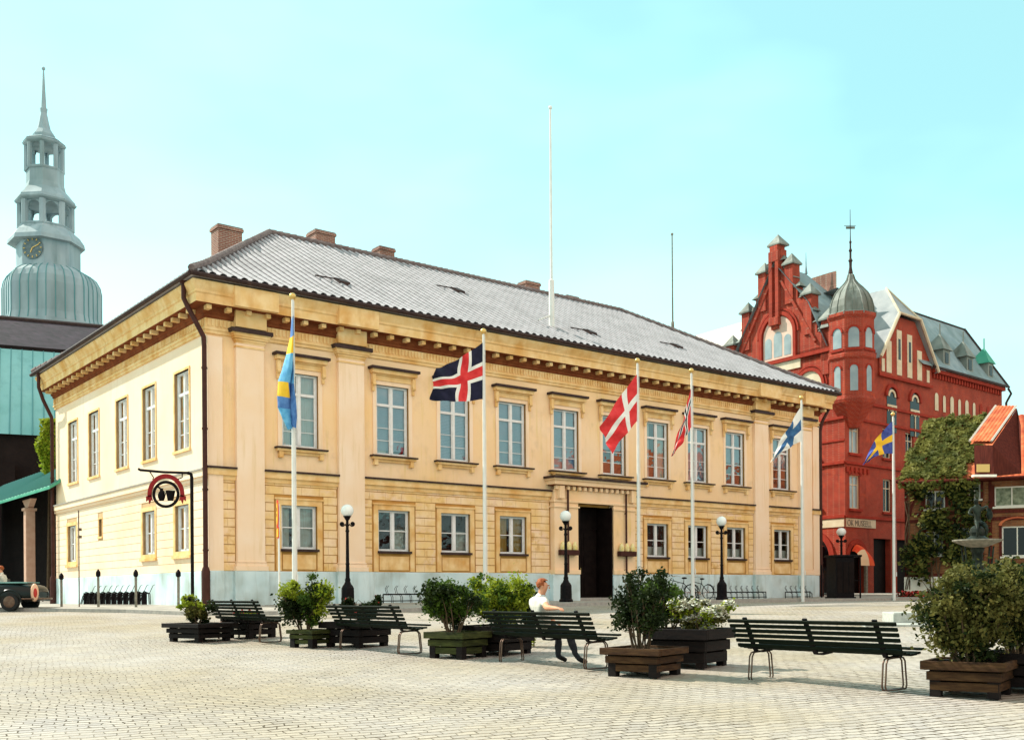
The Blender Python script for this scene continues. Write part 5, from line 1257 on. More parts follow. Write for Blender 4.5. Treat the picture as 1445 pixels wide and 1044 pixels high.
def cloth(name,c,c2): return mk(name,c,c2,scale=5,rough=.75,spec=.2,bump=.2,bscale=40)
fw=cloth('flag_white',(.82,.80,.74),(.74,.72,.68)); fr=cloth('flag_red',(.60,.025,.03),(.70,.05,.05)); fnb=cloth('flag_navy',(.008,.009,.025),(.014,.014,.04)); fb=cloth('flag_blue',(.05,.13,.35),(.10,.22,.48)); fy=cloth('flag_yellow',(.85,.50,.03),(.80,.45,.03)); flb=cloth('flag_light_blue',(.08,.30,.55),(.16,.45,.70)); fin=cloth('flag_cross_blue',(.03,.09,.22),(.05,.16,.32)); fsw=cloth('flag_deep_blue',(.04,.06,.25),(.07,.10,.36))
def cross(u,v,u0,u1,v0,v1): return u0<u<u1 or v0<v<v1
def polef(pxx,Y,ytop,lab,H=None):
    P=empty('flagpole',(0,0,0),0,lab,'flagpole','white flagpoles on the square')
    x=px(pxx,Y); zg=GP(x,Y,Y>38) if pxx<700 else G(Y)+.1; top=at(pxx,ytop,Y).z
    P.location=(x,Y,zg); h=top-zg
    mb=MB(); mb.tube([(0,0,-.1),(0,0,.9),(0,0,h*.5),(0,0,h)],[.08,.07,.058,.036],12); mb.build('pole',M['pole'],P,smooth=True)
    mb=MB(); mb.ball((0,0,h+.06),.10,seg=12,rings=8); mb.lathe((0,0,0),[(.06,h-.03),(.07,h+.01)],8); mb.build('finial',M['gold'],P,smooth=True)
    mb=MB(); mb.tube([(.09,-.05,1.1),(.075,-.04,h*.5),(.05,-.03,h-.1)],.007,4); mb.tube([(.1,-.05,1.05),(.1,-.05,1.25)],.02,5); mb.build('halyard',M['pole'],P)
    return P
polef(415,30.5,421,'white pole at the left carrying the limp light blue and yellow flag')
polef(684,34.6,470,'white pole carrying the navy flag with red and white cross')
polef(901,39.4,511,'white pole carrying the red flag with white cross, right of the doorway')
polef(977,41.3,525,'white pole carrying the narrow furled red flag with dark blue cross')
polef(1132,45.8,563,'white pole carrying the white flag with blue cross at the town hall\'s right end')
polef(1261,50.3,586,'white pole carrying the deep blue and yellow flag before the red brick building')
# brace on second pole
# Iceland
flag('hoisted_flag','navy flag with white-edged red cross blowing left from its pole',[(682,482),(681,563),(614,520),(606,564)],34.6,lambda u,v: 1 if cross(u,v,.31,.46,.41,.59) else (0 if cross(u,v,.25,.52,.34,.66) else 2),cuts([.25,.31,.46,.52]),cuts([.34,.41,.59,.66],24),.10,1,(0,-.9),mats=[fw,fr,fnb],bulge=(0,.10))
flag('hoisted_flag','red flag with white cross drooping left, largest in the middle',[(899,527),(900,592),(846,602),(862,640)],39.4,lambda u,v: 1 if cross(u,v,.32,.45,.42,.58) else 0,cuts([.32,.45]),cuts([.42,.58],24),.09,2,(0,-.9),mats=[fr,fw],bulge=(.05,-.12))
flag('hoisted_flag','narrow folded red flag with dark blue cross edged white',[(975,545),(975,602),(946,644),(951,640)],41.3,lambda u,v: 2 if cross(u,v,.30,.36,.26,.36) else (1 if cross(u,v,.25,.41,.20,.42) else 0),cuts([.25,.30,.36,.41]),cuts([.20,.26,.36,.42],24),.10,3,(0,-.6),curl=1.3,mats=[fr,fw,fnb],bulge=(.05,-.02))
flag('hoisted_flag','white flag with dark blue cross streaming down to the left',[(1131,572),(1131,622),(1086,652),(1095,646)],45.8,lambda u,v: 1 if cross(u,v,.30,.5,.36,.68) else 0,cuts([.3,.5]),cuts([.36,.68],24),.10,4,(0,-.8),curl=1.2,mats=[fw,fin],bulge=(.0,-.1))
flag('hoisted_flag','deep blue flag with yellow cross against the dark brick wall',[(1259,594),(1260,640),(1216,656),(1224,652)],50.3,lambda u,v: 1 if cross(u,v,.36,.56,.40,.62) else 0,cuts([.36,.56]),cuts([.4,.62],24),.07,5,(0,-.7),mats=[fsw,fy],bulge=(-.02,-.22))
# limp flag on the left pole: vertical folds
mb=MB(); pf=lambda a,b,o_: at(a,b,30.5+o_)
rows=[(447,411,414),(475,407,416),(500,400,418),(520,394,419),(540,387,419),(560,386,420),(575,388,420),(590,396,420),(604,402,419)]
nu=22
for j,(yy,xl,xr) in enumerate(rows):
    for i in range(nu+1):
        u=i/nu; fold=abs((u*3.0+.15*j)%2-1)      # cloth folded back on itself
        fx=xl+(xr-xl)*(.08+.92*(.55*u+.45*fold)); mb.v.append(tuple(pf(fx+.8*sin(j*.9+i*.8),yy+2*sin(u*5+j),-.12+.20*sin(u*8+j*.5)*(.3+u))))
for j in range(len(rows)-1):
    for i in range(nu):
        u=(i+.5)/nu; k=j+.35*sin(u*7); mb.f.append((j*(nu+1)+i,j*(nu+1)+i+1,(j+1)*(nu+1)+i+1,(j+1)*(nu+1)+i))
        mb.m.append(1 if (j==1 or (j==4 and i<9)) else (2 if j in(2,3) else (2 if (j>=6 and i<12) else 0)))
tag(mb.build('hoisted_flag',[fb,fy,flb],smooth=2),'limp light blue and yellow flag hanging down the leftmost pole','flag','flags on the white poles')
# ------------------------------------------------------------------ HANGING SIGN
Y=33.0; p0=at(270,667,Y); HS=empty('hanging_sign',(p0.x,Y,G(Y)+.1),0,'wrought iron hanging sign with jug and pot in a ring under an oxblood ribbon','sign')
hh=p0.z-G(Y)-.1; k=Y/F
mb=MB(); mb.tube([(0,0,0),(0,0,hh-.15),(-.02,0,hh-.04),(-.12,0,hh)],.055,8); mb.tube([(0,0,.4),(0,0,.0)],.08,8); mb.build('post',M['iron'],HS)
mb=MB(); mb.tube([(-.1,0,hh),(-.9,0,hh+.03),(-1.62,0,hh+.1),(-1.68,0,hh+.14)],.04,8)
c=Vector((-(270-233.5)*k,0,hh-(697-667)*k)); 
mb.tube([(-1.33,0,hh+.06),(-1.2,0,hh-.14),c+Vector((-.42,0,.47))],.018,5); mb.tube([(-.30,0,hh-.0),(-.3,0,hh-.14),c+Vector((.36,0,.47))],.02,5); mb.build('arm',M['iron'],HS)
mb=MB(); rr=.385; mb.tube([c+Vector((cos(2*pi*i/32)*rr,0,sin(2*pi*i/32)*rr)) for i in range(32)],.048,8,0,True,True); mb.tube([c+Vector((-.3,0,-.2)),c+Vector((.3,0,-.2))],.012,4); mb.build('ring',M['iron'],HS,smooth=True)
mb=MB()
mb.lathe(c+Vector((-.14,0,-.19)),[(.07,0),(.115,.1),(.11,.2),(.05,.30),(.05,.36),(.07,.38)],12); mb.tube([c+Vector((-.17,0,.17)),c+Vector((-.27,0,.26))],.03,5); mb.tube([c+Vector((-.09,0,.12)),c+Vector((-.01,0,.02)),c+Vector((-.04,0,-.08))],.014,5); mb.build('jug',M['iron'],HS,smooth=True)
mb=MB(); mb.lathe(c+Vector((.14,0,-.19)),[(.09,0),(.12,.14),(.15,.28),(.155,.3)],12); mb.build('pot',M['iron'],HS,smooth=True)
mb=MB(); n=24; vs=[]
for i in range(n+1):
    t=R_(-8+196*i/n); 
    for r0 in (.50,.64):
        vs.append(c+Vector((cos(t)*r0*.9,-.03,sin(t)*r0)))
mb.add([v for v in vs]+[v+Vector((0,.06,0)) for v in vs],[(2*i,2*i+1,2*i+3,2*i+2) for i in range(n)]+[(2*i+2*n+2,2*i+1+2*n+2,2*i+3+2*n+2,2*i+2+2*n+2) for i in range(n)]+[(2*i,2*i+2,2*i+2*n+4,2*i+2*n+2) for i in range(n)]+[(2*i+1,2*i+3,2*i+2*n+5,2*i+2*n+3) for i in range(n)])
for sg in (-1,1):
    mb.prism([c+Vector((sg*.46,-.03,-.02)),c+Vector((sg*.62,-.03,-.06)),c+Vector((sg*.62,-.03,-.22)),c+Vector((sg*.55,-.03,-.16)),c+Vector((sg*.52,-.03,-.30)),c+Vector((sg*.47,-.03,-.18)),c+Vector((sg*.42,-.03,-.2))],(0,.06,0))
mb.build('ribbon',M['ribbon'],HS)
# ------------------------------------------------------------------ TRAFFIC SIGN (seen almost edge on)
Y=31.0; p0=at(391.5,725,Y); TS=empty('traffic_sign',(p0.x,Y,G(Y)+.1),R_(-74),'red-rimmed yellow round road sign with small yellow plate below, seen almost edge-on','road sign')
hh=p0.z-G(Y)-.1; mb=MB(); mb.tube([(0,.03,0),(0,.03,hh+.3)],.03,8); mb.build('post',M['pole'],TS)
def disc(mb,r,y0,y1,cz_,m=0,sc=1.0): mb.prism([(cos(2*pi*i/28)*r,y0,cz_+sin(2*pi*i/28)*r*sc) for i in range(28)],(0,y1-y0,0),m)
mb=MB(); disc(mb,.42,-.02,.0,hh,0); q=mb.build('sign_disc',M['signred'],TS)
mb=MB(); disc(mb,.33,-.026,-.021,hh); mb.build('sign_face',M['signyel'],q)
mb=MB(); disc(mb,.06,-.034,-.027,hh+.13); disc(mb,.05,-.034,-.027,hh-.03); mb.build('sign_mark',M['signblk'],q)
mb=MB(); mb.box(-.30,.30,-.02,0,hh-.68,hh-.44); mb.box(-.34,.34,-.0,.012,hh-.72,hh-.40,1); mb.build('plate',[M['signyel'],M['signred']],TS)
# ------------------------------------------------------------------ POSTS at the left kerb
fp=None
for pxx,yt,Yp,lab in ((86,808,37.2,'slim black kerb post nearest the parked car'),(138,803,36.6,'slim black kerb post just left of the wheel rack'),(191,803,36.1,'slim black kerb post in front of the wheel rack\'s right end'),(251,803,34.6,'slim black kerb post by the leftmost plant box')):
    x=px(pxx,Yp); zt=at(pxx,yt,Yp).z
    if fp is None:
        fp=empty('kerb_post',(0,0,0),0,lab,'post','slim posts along the left kerb')
        mb=MB(); mb.tube([(0,0,0),(0,0,1.0)],.045,8); mb.build('shaft',M['stonem'],fp,smooth=True)
        mb=MB(); mb.lathe((0,0,0),[(.045,1.0),(.085,1.04),(.085,1.14),(.05,1.2),(.02,1.24)],8); mb.build('head',M['iron'],fp); o=fp
    else: o=copy_tree(fp)
    o['label']=lab; o.location=(x,Yp,G(Yp)+.05); o.scale=(1,1,(zt-G(Yp)-.05)/1.24)
Y=36.9; mb=MB(); x=px(111,Y); h=at(111,722,Y).z-G(Y); mb.tube([(0,0,0),(0,0,h)],.022,6); mb.box(-.02,.10,-.02,.02,h-.72,h-.62); mb.box(-.02,.10,-.02,.02,h-.98,h-.88)
tag(mb.build('thin_rod',M['steel'],loc=(x,Y,G(Y)+.05)),'tall thin rod with two small fittings between two kerb posts','pole')
# ------------------------------------------------------------------ WHEEL RACK at the end wall
WR=empty('bicycle_rack',(0,0,0),0,'row of dark wheel stands along the sunlit end wall','bicycle rack','bicycle racks by the town hall walls')
a=at(121,850,41.2); b=at(203,853,38.0); WR.location=(a.x,a.y,G(a.y)+.11)
d=Vector((b.x-a.x,b.y-a.y,0)); L_=d.length; d.normalize(); dn=Vector((d.y,-d.x,0))
mb=MB()
for i in range(11):
    p=d*(L_*i/10)
    for o_ in (-.05,.05):
        q=p+d*o_; mb.tube([q-dn*.22+Vector((0,0,.03)),q-dn*.2+Vector((0,0,.42)),q+Vector((0,0,.50)),q+dn*.12+Vector((0,0,.32)),q+dn*.2+Vector((0,0,.03))],.018,5)
    P8=lambda a,b,c: tuple(p+dn*a+d*b+Vector((0,0,c)))
    mb.obox(P8,-.09,.09,-.04,.04,.02,.46)
    mb.tube([p-dn*.2+Vector((0,0,.42)),p-dn*.3+d*.1+Vector((0,0,.72)),p-dn*.3+d*.22+Vector((0,0,.74))],.012,4)
mb.build('wheel_holder',M['iron'],WR)
mb=MB(); mb.tube([-dn*.2+Vector((0,0,.42)),d*L_-dn*.2+Vector((0,0,.42))],.014,5); mb.build('rail',M['iron'],WR)
# racks along the facade
def frack(s0,s1,lab):
    R_k=empty('bicycle_rack',(0,0,0),PSI,lab,'bicycle rack','bicycle racks by the town hall walls')
    p=th(s0,-.95); R_k.location=(p.x,p.y,G(p.y)+.11); L_=s1-s0
    mb=MB(); mb.tube([(0,0,.33),(L_,0,.33)],.028,6); mb.tube([(0,-.05,.08),(L_,-.05,.08)],.02,6)
    for e in (0,L_): mb.tube([(e,0,0),(e,0,.33)],.025,6)
    mb.build('rail',M['iron'],R_k)
    mb=MB(); n=int(L_/.42)
    for i in range(n):
        x=.2+i*.42
        for o_ in (0,.07): mb.tube([(x+o_,-.28,.0),(x+o_,-.26,.24),(x+o_,-.12,.36),(x+o_,.05,.30),(x+o_,.18,.55),(x+o_+.1,.2,.66)],.012,4)
    mb.build('wheel_holder',M['iron'],R_k)
frack(6.5,12.0,'low iron bicycle rack under the lower windows left of the doorway')
frack(21.0,24.2,'low iron bicycle rack behind the parked bicycle')
frack(24.8,29.3,'low iron bicycle rack beside the lamp right of the bicycle')
frack(30.9,33.0,'short low iron bicycle rack at the town hall\'s right end')
# ------------------------------------------------------------------ BICYCLE
def bicycle(loc,rz,label):
    B=empty('bicycle',loc,rz,label,'bicycle','parked bicycles')
    for x in (-.54,.54):
        mb=MB(); mb.tube([(x+cos(2*pi*i/28)*.34,0,.35+sin(2*pi*i/28)*.34) for i in range(28)],.02,6,0,True,True); wl=mb.build('wheel',M['rubber'],B,smooth=True)
        mb=MB(); 
        for i in range(14): t=2*pi*i/14; mb.tube([(x,.02*(-1)**i,.35),(x+cos(t)*.33,0,.35+sin(t)*.33)],.003,3)
        mb.tube([(x,-.05,.35),(x,.05,.35)],.025,6); mb.build('spokes',M['chrome'],wl)
    mb=MB(); bb=(.0,0,.30); st=(.16,0,.82); hd=(-.38,0,.86); hb=(-.42,0,.70)
    for a_,b_ in ((bb,st),(bb,hb),((.13,0,.74),hd),(bb,(.54,0,.35)),((.14,0,.76),(.54,0,.35)),((-.36,0,.93),(-.46,0,.55)),((-.46,0,.55),(-.54,0,.35))): mb.tube([a_,Vector(a_).lerp(Vector(b_),.5)+Vector((0,0,-.01)),b_],.017,6)
    mb.build('frame',M['iron'],B,smooth=True)
    mb=MB(); mb.tube([(.5,0,.72),(.68,0,.70),(.85,0,.60),(.92,0,.45)],.02,5); mb.tube([(-.9,0,.48),(-.78,0,.64),(-.54,0,.72),(-.36,0,.66)],.02,5); mb.build('mudguard',M['iron'],B)
    mb=MB(); mb.tube([(.16,0,.8),(.17,0,.93)],.014,6); mb.ball((.19,0,.97),.13,(1,.7,.35)); mb.build('saddle',M['shoe'],B,smooth=True)
    mb=MB(); mb.tube([(-.36,0,.9),(-.34,0,1.04)],.014,6); mb.tube([(-.14,-.27,1.03),(-.28,-.25,1.07),(-.36,-.1,1.05),(-.36,.1,1.05),(-.28,.25,1.07),(-.14,.27,1.03)],.014,6); mb.build('handlebar',M['chrome'],B,smooth=True)
    mb=MB(); mb.tube([(0,-.06,.3),(0,.06,.3)],.07,12); mb.tube([(0,-.07,.3),(.1,-.07,.17)],.012,5); mb.tube([(0,.07,.3),(-.1,.07,.43)],.012,5); mb.box(.06,.14,-.15,-.07,.155,.18); mb.box(-.14,-.06,.07,.15,.42,.445); mb.build('crank',M['chrome'],B)
    return B
p=at(960,840,46.5); bicycle((p.x,p.y,G(p.y)+.11),R_(20),'dark bicycle leaning in the rack right of the doorway, handlebar to the left')
p=at(986,840,49.5); bicycle((p.x,p.y,G(p.y)+.11),R_(30),'second bicycle, half hidden behind the narrow red flag\'s pole')
# ------------------------------------------------------------------ KIOSK and gate
Y=52; p=at(1189,846,Y); KS=empty('kiosk',(p.x,Y,G(Y)+.08),R_(10),'tall black iron kiosk beside the right end of the town hall','kiosk')
hk=at(1189,783,Y).z-G(Y)-.08
mb=MB(); mb.box(-.62,.35,-.5,.5,.06,hk-.1); mb.box(-.68,.41,-.56,.56,0,.1); mb.build('cabinet',M['iron'],KS,bevel=.02)
mb=MB(); mb.box(-.7,.72,-.6,.6,hk-.1,hk); mb.build('top_plate',M['iron'],KS,bevel=.02)
mb=MB()
for q in ((.66,-.5),(.66,.5)): mb.box(q[0]-.03,q[0]+.03,q[1]-.03,q[1]+.03,0,hk-.1)
mb.tube([(.35,-.5,.9),(.66,-.5,.9)],.02,5); mb.tube([(.35,-.5,.2),(.66,-.5,.2)],.02,5); mb.build('frame',M['iron'],KS)
mb=MB()
for i in range(3): mb.box(-.55+i*.31,-.29+i*.31,-.52,-.503,.3,hk-.35)
mb.build('panel',M['door'],KS)
p=at(1159,848,56); GT=empty('iron_gate',(p.x,p.y,G(56)+.1),PSI-pi*.12,'low black wrought iron gate joining the town hall\'s right corner','gate')
mb=MB(); mb.tube([(0,0,0),(0,0,1.75)],.05,6); mb.tube([(1.3,0,0),(1.3,0,1.75)],.05,6); mb.tube([(0,0,1.5),(1.3,0,1.5)],.03,6); mb.tube([(0,0,.2),(1.3,0,.2)],.03,6); mb.build('gate_frame',M['iron'],GT)
mb=MB()
for i in range(9): mb.tube([(.13+i*.13,0,.1),(.13+i*.13,0,1.65)],.016,4)
for i in range(4): mb.tube([(.2+i*.3+cos(t)*.12,0,.9+sin(t)*.16) for t in [j*pi/5 for j in range(10)]],.014,4,0,True,True)
mb.build('bars',M['iron'],GT)
# red flowers by the half timbered house, stone slabs
Y=56; mb=MB(); x0=px(1266,Y); pts=[(x0+random.random()*2.2,Y-.3+random.random()*.6,G(Y)+.1+random.random()*.32) for _ in range(700)]; leaves(mb,pts[:350],.09,0); leaves(mb,pts[350:],.08,1); tag(mb.build('flower_bed',[M['leafd'],M['petalr']]),'low bed of red flowers at the foot of the ivy house',"flowers")
for pxx,py,Y,w_,lab in ((1288,866,26.0,.62,'pale granite slab block in front of the big right shrub'),(1255,872,25.0,.7,'thin flat granite slab lying left of the slab block')):
    x=px(pxx,Y); mb=MB(); h_=.26 if pxx>1260 else .04
    mb.box(-w_,w_,-.55,.55,-.1,h_); tag(mb.build('granite_slab',M['stone'],loc=(x,Y,G(Y)),rot=R_(-6),bevel=.02),lab,'stone slab')
# ------------------------------------------------------------------ FOUNTAIN
Y=34; p=at(1379,800,Y); FT=empty('fountain',(p.x,Y,G(Y)),0,'bronze-figured fountain with wide pale bowl above the right shrub','fountain')
zz=lambda py:at(1379,py,Y).z-G(Y); k=Y/F
mb=MB(); zb2=zz(766); mb.lathe((0,0,0),[(.95,0),(.95,.25),(.6,.35),(.30,.6),(.20,1.0),(.16,zb2-.35),(.22,zb2-.2),(.16,zb2-.1)],16); mb.build('stem',M['bronze'],FT,smooth=True)
mb=MB(); mb.lathe((0,0,0),[(.16,zb2-.16),(.45,zb2-.07),(.68,zb2+.03),(.76,zb2+.07),(.76,zb2+.11),(.68,zb2+.10),(.5,zb2+.05),(.1,zb2+.03)],32); mb.build('bowl',M['stonem'],FT,smooth=True); mb=MB(); mb.lathe((0,0,0),[(.40,zb2+.05),(.34,zb2+.14),(.2,zb2+.24)],16); mb.build('pedestal',M['bronze'],FT,smooth=True)
def skin(name,verts,edges,rads,mats,matf,parent=None,sub=2,loc=None,rot=None,extra=None):
    me=bpy.data.meshes.new('tmp'); me.from_pydata(verts,edges,[]); o=bpy.data.objects.new('tmp',me); COL.objects.link(o)
    md=o.modifiers.new('s','SKIN'); md.use_smooth_shade=True
    for i,v in enumerate(me.skin_vertices[0].data):
        rr=rads[i]; v.radius=rr if isinstance(rr,tuple) else (rr,rr); v.use_root=(i==0)
    ss=o.modifiers.new('u','SUBSURF'); ss.levels=sub; ss.render_levels=sub
    dg=bpy.context.evaluated_depsgraph_get(); dg.update(); m2=bpy.data.meshes.new_from_object(o.evaluated_get(dg)); bpy.data.objects.remove(o)
    m2.name=name; m2.materials.clear()
    for m in mats: m2.materials.append(m)
    V_=[Vector(v) for v in verts]
    if len(mats)>1:
        for pl_ in m2.polygons:
            c=pl_.center; best=None
            for ei,(a,b) in enumerate(edges):
                A=V_[a];B=V_[b];ab=B-A; t=max(0,min(1,(c-A).dot(ab)/max(ab.length_squared,1e-9))); dd=(c-(A+ab*t)).length-.3*(rads[a] if not isinstance(rads[a],tuple) else rads[a][0])
                if best is None or dd<best[0]: best=(dd,ei,t)
            pl_.material_index=matf(best[1],best[2],c)
    if len(mats)>1:   # cloth folds on the dressed parts
        from mathutils import noise
        dr_=set()
        for pl_ in m2.polygons:
            if pl_.material_index in (1,2): dr_.update(pl_.vertices)
        for vi in dr_:
            v=m2.vertices[vi]; c=v.co; k=noise.noise(Vector((c.x*13,c.y*13,c.z*7)))+.6*noise.noise(Vector((c.x*26+5,c.y*26,c.z*13)))
            v.co=c+v.normal*k*.017
    for pl_ in m2.polygons: pl_.use_smooth=True
    ob=bpy.data.objects.new(name,m2); COL.objects.link(ob); ob.parent=parent
    if loc is not None: ob.location=loc
    if rot is not None: ob.rotation_euler=(0,0,rot)
    return ob
# bronze figure: seated boy on a rock holding a vessel
s_=1.0; zf=zb2+.2
vts=[(0,0,zf+.42),(.0,-.02,zf+.65),(-.02,-.02,zf+.90),(-.03,-.03,zf+1.03),(-.06,-.05,zf+1.14),(-.07,-.06,zf+1.24), (-.2,-.02,zf+.92),(-.32,-.1,zf+.75),(-.2,-.22,zf+.68),(.17,-.02,zf+.92),(.30,-.08,zf+1.0),(.28,-.12,zf+.78), (-.10,-.2,zf+.40),(-.15,-.38,zf+.22),(-.16,-.34,zf-.02),(.12,-.2,zf+.42),(.16,-.36,zf+.26),(.15,-.3,zf+.02)]
eds=[(0,1),(1,2),(2,3),(3,4),(4,5),(2,6),(6,7),(7,8),(2,9),(9,10),(10,11),(0,12),(12,13),(13,14),(0,15),(15,16),(16,17)]
rds=[.11,.10,.12,.05,.08,.07,.05,.04,.035,.05,.04,.035,.07,.05,.035,.07,.05,.035]
skin('figure',vts,eds,rds,[M['bronze']],None,FT)
mb=MB(); mb.ball((.02,.05,zf+.15),.25,(1,.9,.95),seg=9,rings=6); mb.build('rock',M['bronze'],FT)
mb=MB(); mb.lathe((.34,-.14,zf+.55),[(.05,0),(.1,.1),(.09,.22),(.05,.3),(.07,.36)],10); mb.build('jug',M['bronze'],FT,smooth=True)
for i in range(4):
    mb=MB(); a=2*pi*i/4+.5; mb.tube([(cos(a)*.2,sin(a)*.2,.9),(cos(a)*.5,sin(a)*.5,1.2),(cos(a)*.6,sin(a)*.6,zb2-.12)],.03,6); mb.build('scroll_bracket',M['bronze'],FT,smooth=True)
# ------------------------------------------------------------------ CAR (only its tail is in view)
Y=36.2; xr=px(60,Y); CR=empty('parked_car',(xr,Y,G(Y)),0,'dark green open car with pale teal cover, only its tail in view','car')
mb=MB(); secs=[]
# stations along x (0=tail .. -4.1 nose): halfwidth, z bottom, z belt, z top
st=[(0.0,.45,.42,.62,.66),(-.06,.62,.36,.74,.80),(-.25,.76,.32,.84,.90),(-.7,.82,.28,.86,.94),(-1.2,.84,.27,.86,.95),(-1.9,.85,.27,.85,.93),(-2.6,.85,.27,.84,.92),(-3.1,.83,.28,.80,.90),(-3.7,.76,.30,.72,.82),(-4.05,.62,.34,.62,.68),(-4.12,.48,.4,.55,.58)]
for x,w_,z0,zb3,zt in st:
    secs.append([(x,-w_*.85,z0),(x,-w_,z0+.12),(x,-w_*1.02,(z0+zb3)/2),(x,-w_*.97,zb3),(x,-w_*.82,zt),(x,-w_*.4,zt+.02),(x,w_*.4,zt+.02),(x,w_*.82,zt),(x,w_*.97,zb3),(x,w_*1.02,(z0+zb3)/2),(x,w_,z0+.12),(x,w_*.85,z0)])
n=12
for s in secs: mb.v+=s
for i in range(len(secs)-1):
    for j in range(n): mb.f.append((i*n+j,i*n+(j+1)%n,(i+1)*n+(j+1)%n,(i+1)*n+j)); mb.m.append(0)
mb.f.append(tuple(range(n))); mb.m.append(0); mb.f.append(tuple(range((len(secs)-1)*n,len(secs)*n))[::-1]); mb.m.append(0)
bd=mb.build('body',M['car'],CR,smooth=2); ss=bd.modifiers.new('s','SUBSURF'); ss.levels=1; ss.render_levels=2
for x in (-.78,-3.25):
    for sy in (-1,1):
        mb=MB(); mb.lathe((0,0,0),[(.20,-.09),(.30,-.09),(.32,-.05),(.32,.05),(.30,.09),(.20,.09)],22); mb.xf(lambda p:Vector((p.x+x,p.z+sy*.74,p.y+.32))); wl=mb.build('wheel',M['rubber'],CR,smooth=True)
        mb=MB(); mb.lathe((0,0,0),[(.03,.10),(.12,.115),(.2,.09)],16); mb.xf(lambda p:Vector((p.x+x,(p.z)*sy+sy*.74,p.y+.32))); mb.build('hubcap',M['steel'],wl,smooth=True)
        mb=MB(); mb.tube([(x+cos(t)*.40,sy*.83,.32+sin(t)*.40) for t in [pi*i/12 for i in range(13)]],.03,6); mb.build('wheel_arch',M['car'],CR,smooth=True)
mb=MB(); mb.box(-1.35,-.42,-.70,.70,.955,.995); mb.box(-1.45,-.22,-.72,-.66,.94,.985); mb.build('tonneau_cover',M['cartrim'],CR,bevel=.015)
mb=MB(); mb.tube([(.03,-.62,.42),(.08,-.4,.42),(.08,.4,.42),(.03,.62,.42),(-.3,.84,.42)],.03,8); mb.tube([(.03,-.62,.42),(-.35,-.86,.42)],.03,8); mb.build('bumper',M['steel'],CR,smooth=True)
mb=MB(); mb.ball((-.02,-.60,.63),.22,(.62,.5,1.4),0); lt=mb.build('lamp_housing',M['peach'],CR,smooth=True)
mb=MB(); mb.ball((.04,-.68,.62),.12,(.55,.4,1.35),0); mb.build('tail_light',M['tail'],lt,smooth=True)
for y in (-.38,.38):
    mb=MB(); mb.box(-1.55,-1.42,y-.26,y+.26,.6,1.12); mb.box(-2.0,-1.5,y-.26,y+.26,.55,.68); mb.build('seat',M['shoe'],CR,bevel=.04)
mb=MB(); mb.prism([(-2.35,-.68,.92),(-2.35,.68,.92),(-2.2,.60,1.32),(-2.2,-.60,1.32)],(.02,0,0)); mb.build('windscreen',M['glass'],CR)
mb=MB(); mb.tube([(-2.35,-.7,.92),(-2.19,-.61,1.33),(-2.19,.61,1.33),(-2.35,.7,.92)],.022,6); mb.build('windscreen_frame',M['chrome'],CR)
# ------------------------------------------------------------------ PEOPLE
def person(name,label,J,rad,loc,rz,shirt,trouser,hairfn,face,sub=2):
    # J joints dict, returns object; matf by edge class
    pass
def build_person(label,loc,rz,J,sleeve=.55):
    names=list(J.keys()); idx={n_:i for i,n_ in enumerate(names)}; V_=[J[n_][0] for n_ in names]; Rr=[J[n_][1] for n_ in names]
    E_=[];cls=[]
    def e(a,b,c): 
        if a in idx and b in idx: E_.append((idx[a],idx[b])); cls.append(c)
    e('hip','waist','T' if False else 'S'); e('waist','chest','S'); e('chest','neckb','S'); e('neckb','neck','K'); e('neck','head0','K'); e('head0','head1','K'); e('head1','head2','K')
    for s in 'lr':
        e('chest','sh'+s,'S'); e('sh'+s,'el'+s,'A'); e('el'+s,'wr'+s,'K'); e('wr'+s,'pa'+s,'K')
        for f in 'abcde':
            e('pa'+s if f!='e' else 'wr'+s,'f'+f+s+'0','K'); e('f'+f+s+'0','f'+f+s+'1','K'); e('f'+f+s+'1','f'+f+s+'2','K')
        e('hip','th'+s,'P'); e('th'+s,'kn'+s,'P'); e('kn'+s,'an'+s,'P'); e('an'+s,'toe'+s,'H')
    def mf(ei,t,c):
        k=cls[ei]
        if k=='A': return 1 if t<sleeve else 0
        return {'S':1,'K':0,'P':2,'H':3}[k]
    P=empty('person',loc,rz,label,'person')
    b=skin('body',V_,E_,Rr,[M['skin'],M['shirt'],M['trouser'],M['shoe']],mf,P,2)
    return P
def hand(J,s,w,dirv,side,down,curl=.35):
    # palm from wrist w along dirv; side = spread axis, down = curl axis
    w=Vector(w); d=Vector(dirv).normalized(); sd=Vector(side).normalized(); dn_=Vector(down).normalized()
    J['pa'+s]=(w+d*.055,(.034,.016))
    for i,(f,o_,l) in enumerate((('a',-.03,.066),('b',-.011,.076),('c',.009,.072),('d',.027,.056))):
        b=w+d*.085+sd*o_; J['f'+f+s+'0']=(b,.0095); c1=b+(d+dn_*curl).normalized()*l*.5; J['f'+f+s+'1']=(c1,.0085); J['f'+f+s+'2']=(c1+(d+dn_*curl*2.6).normalized()*l*.5,.007)
    b=w+d*.03-sd*.035; J['fe'+s+'0']=(b,.012); J['fe'+s+'1']=(b+(d*.6-sd*.8)*.035,.0105); J['fe'+s+'2']=(b+(d*.6-sd*.8)*.035+(d+dn_*.3)*.03,.008)
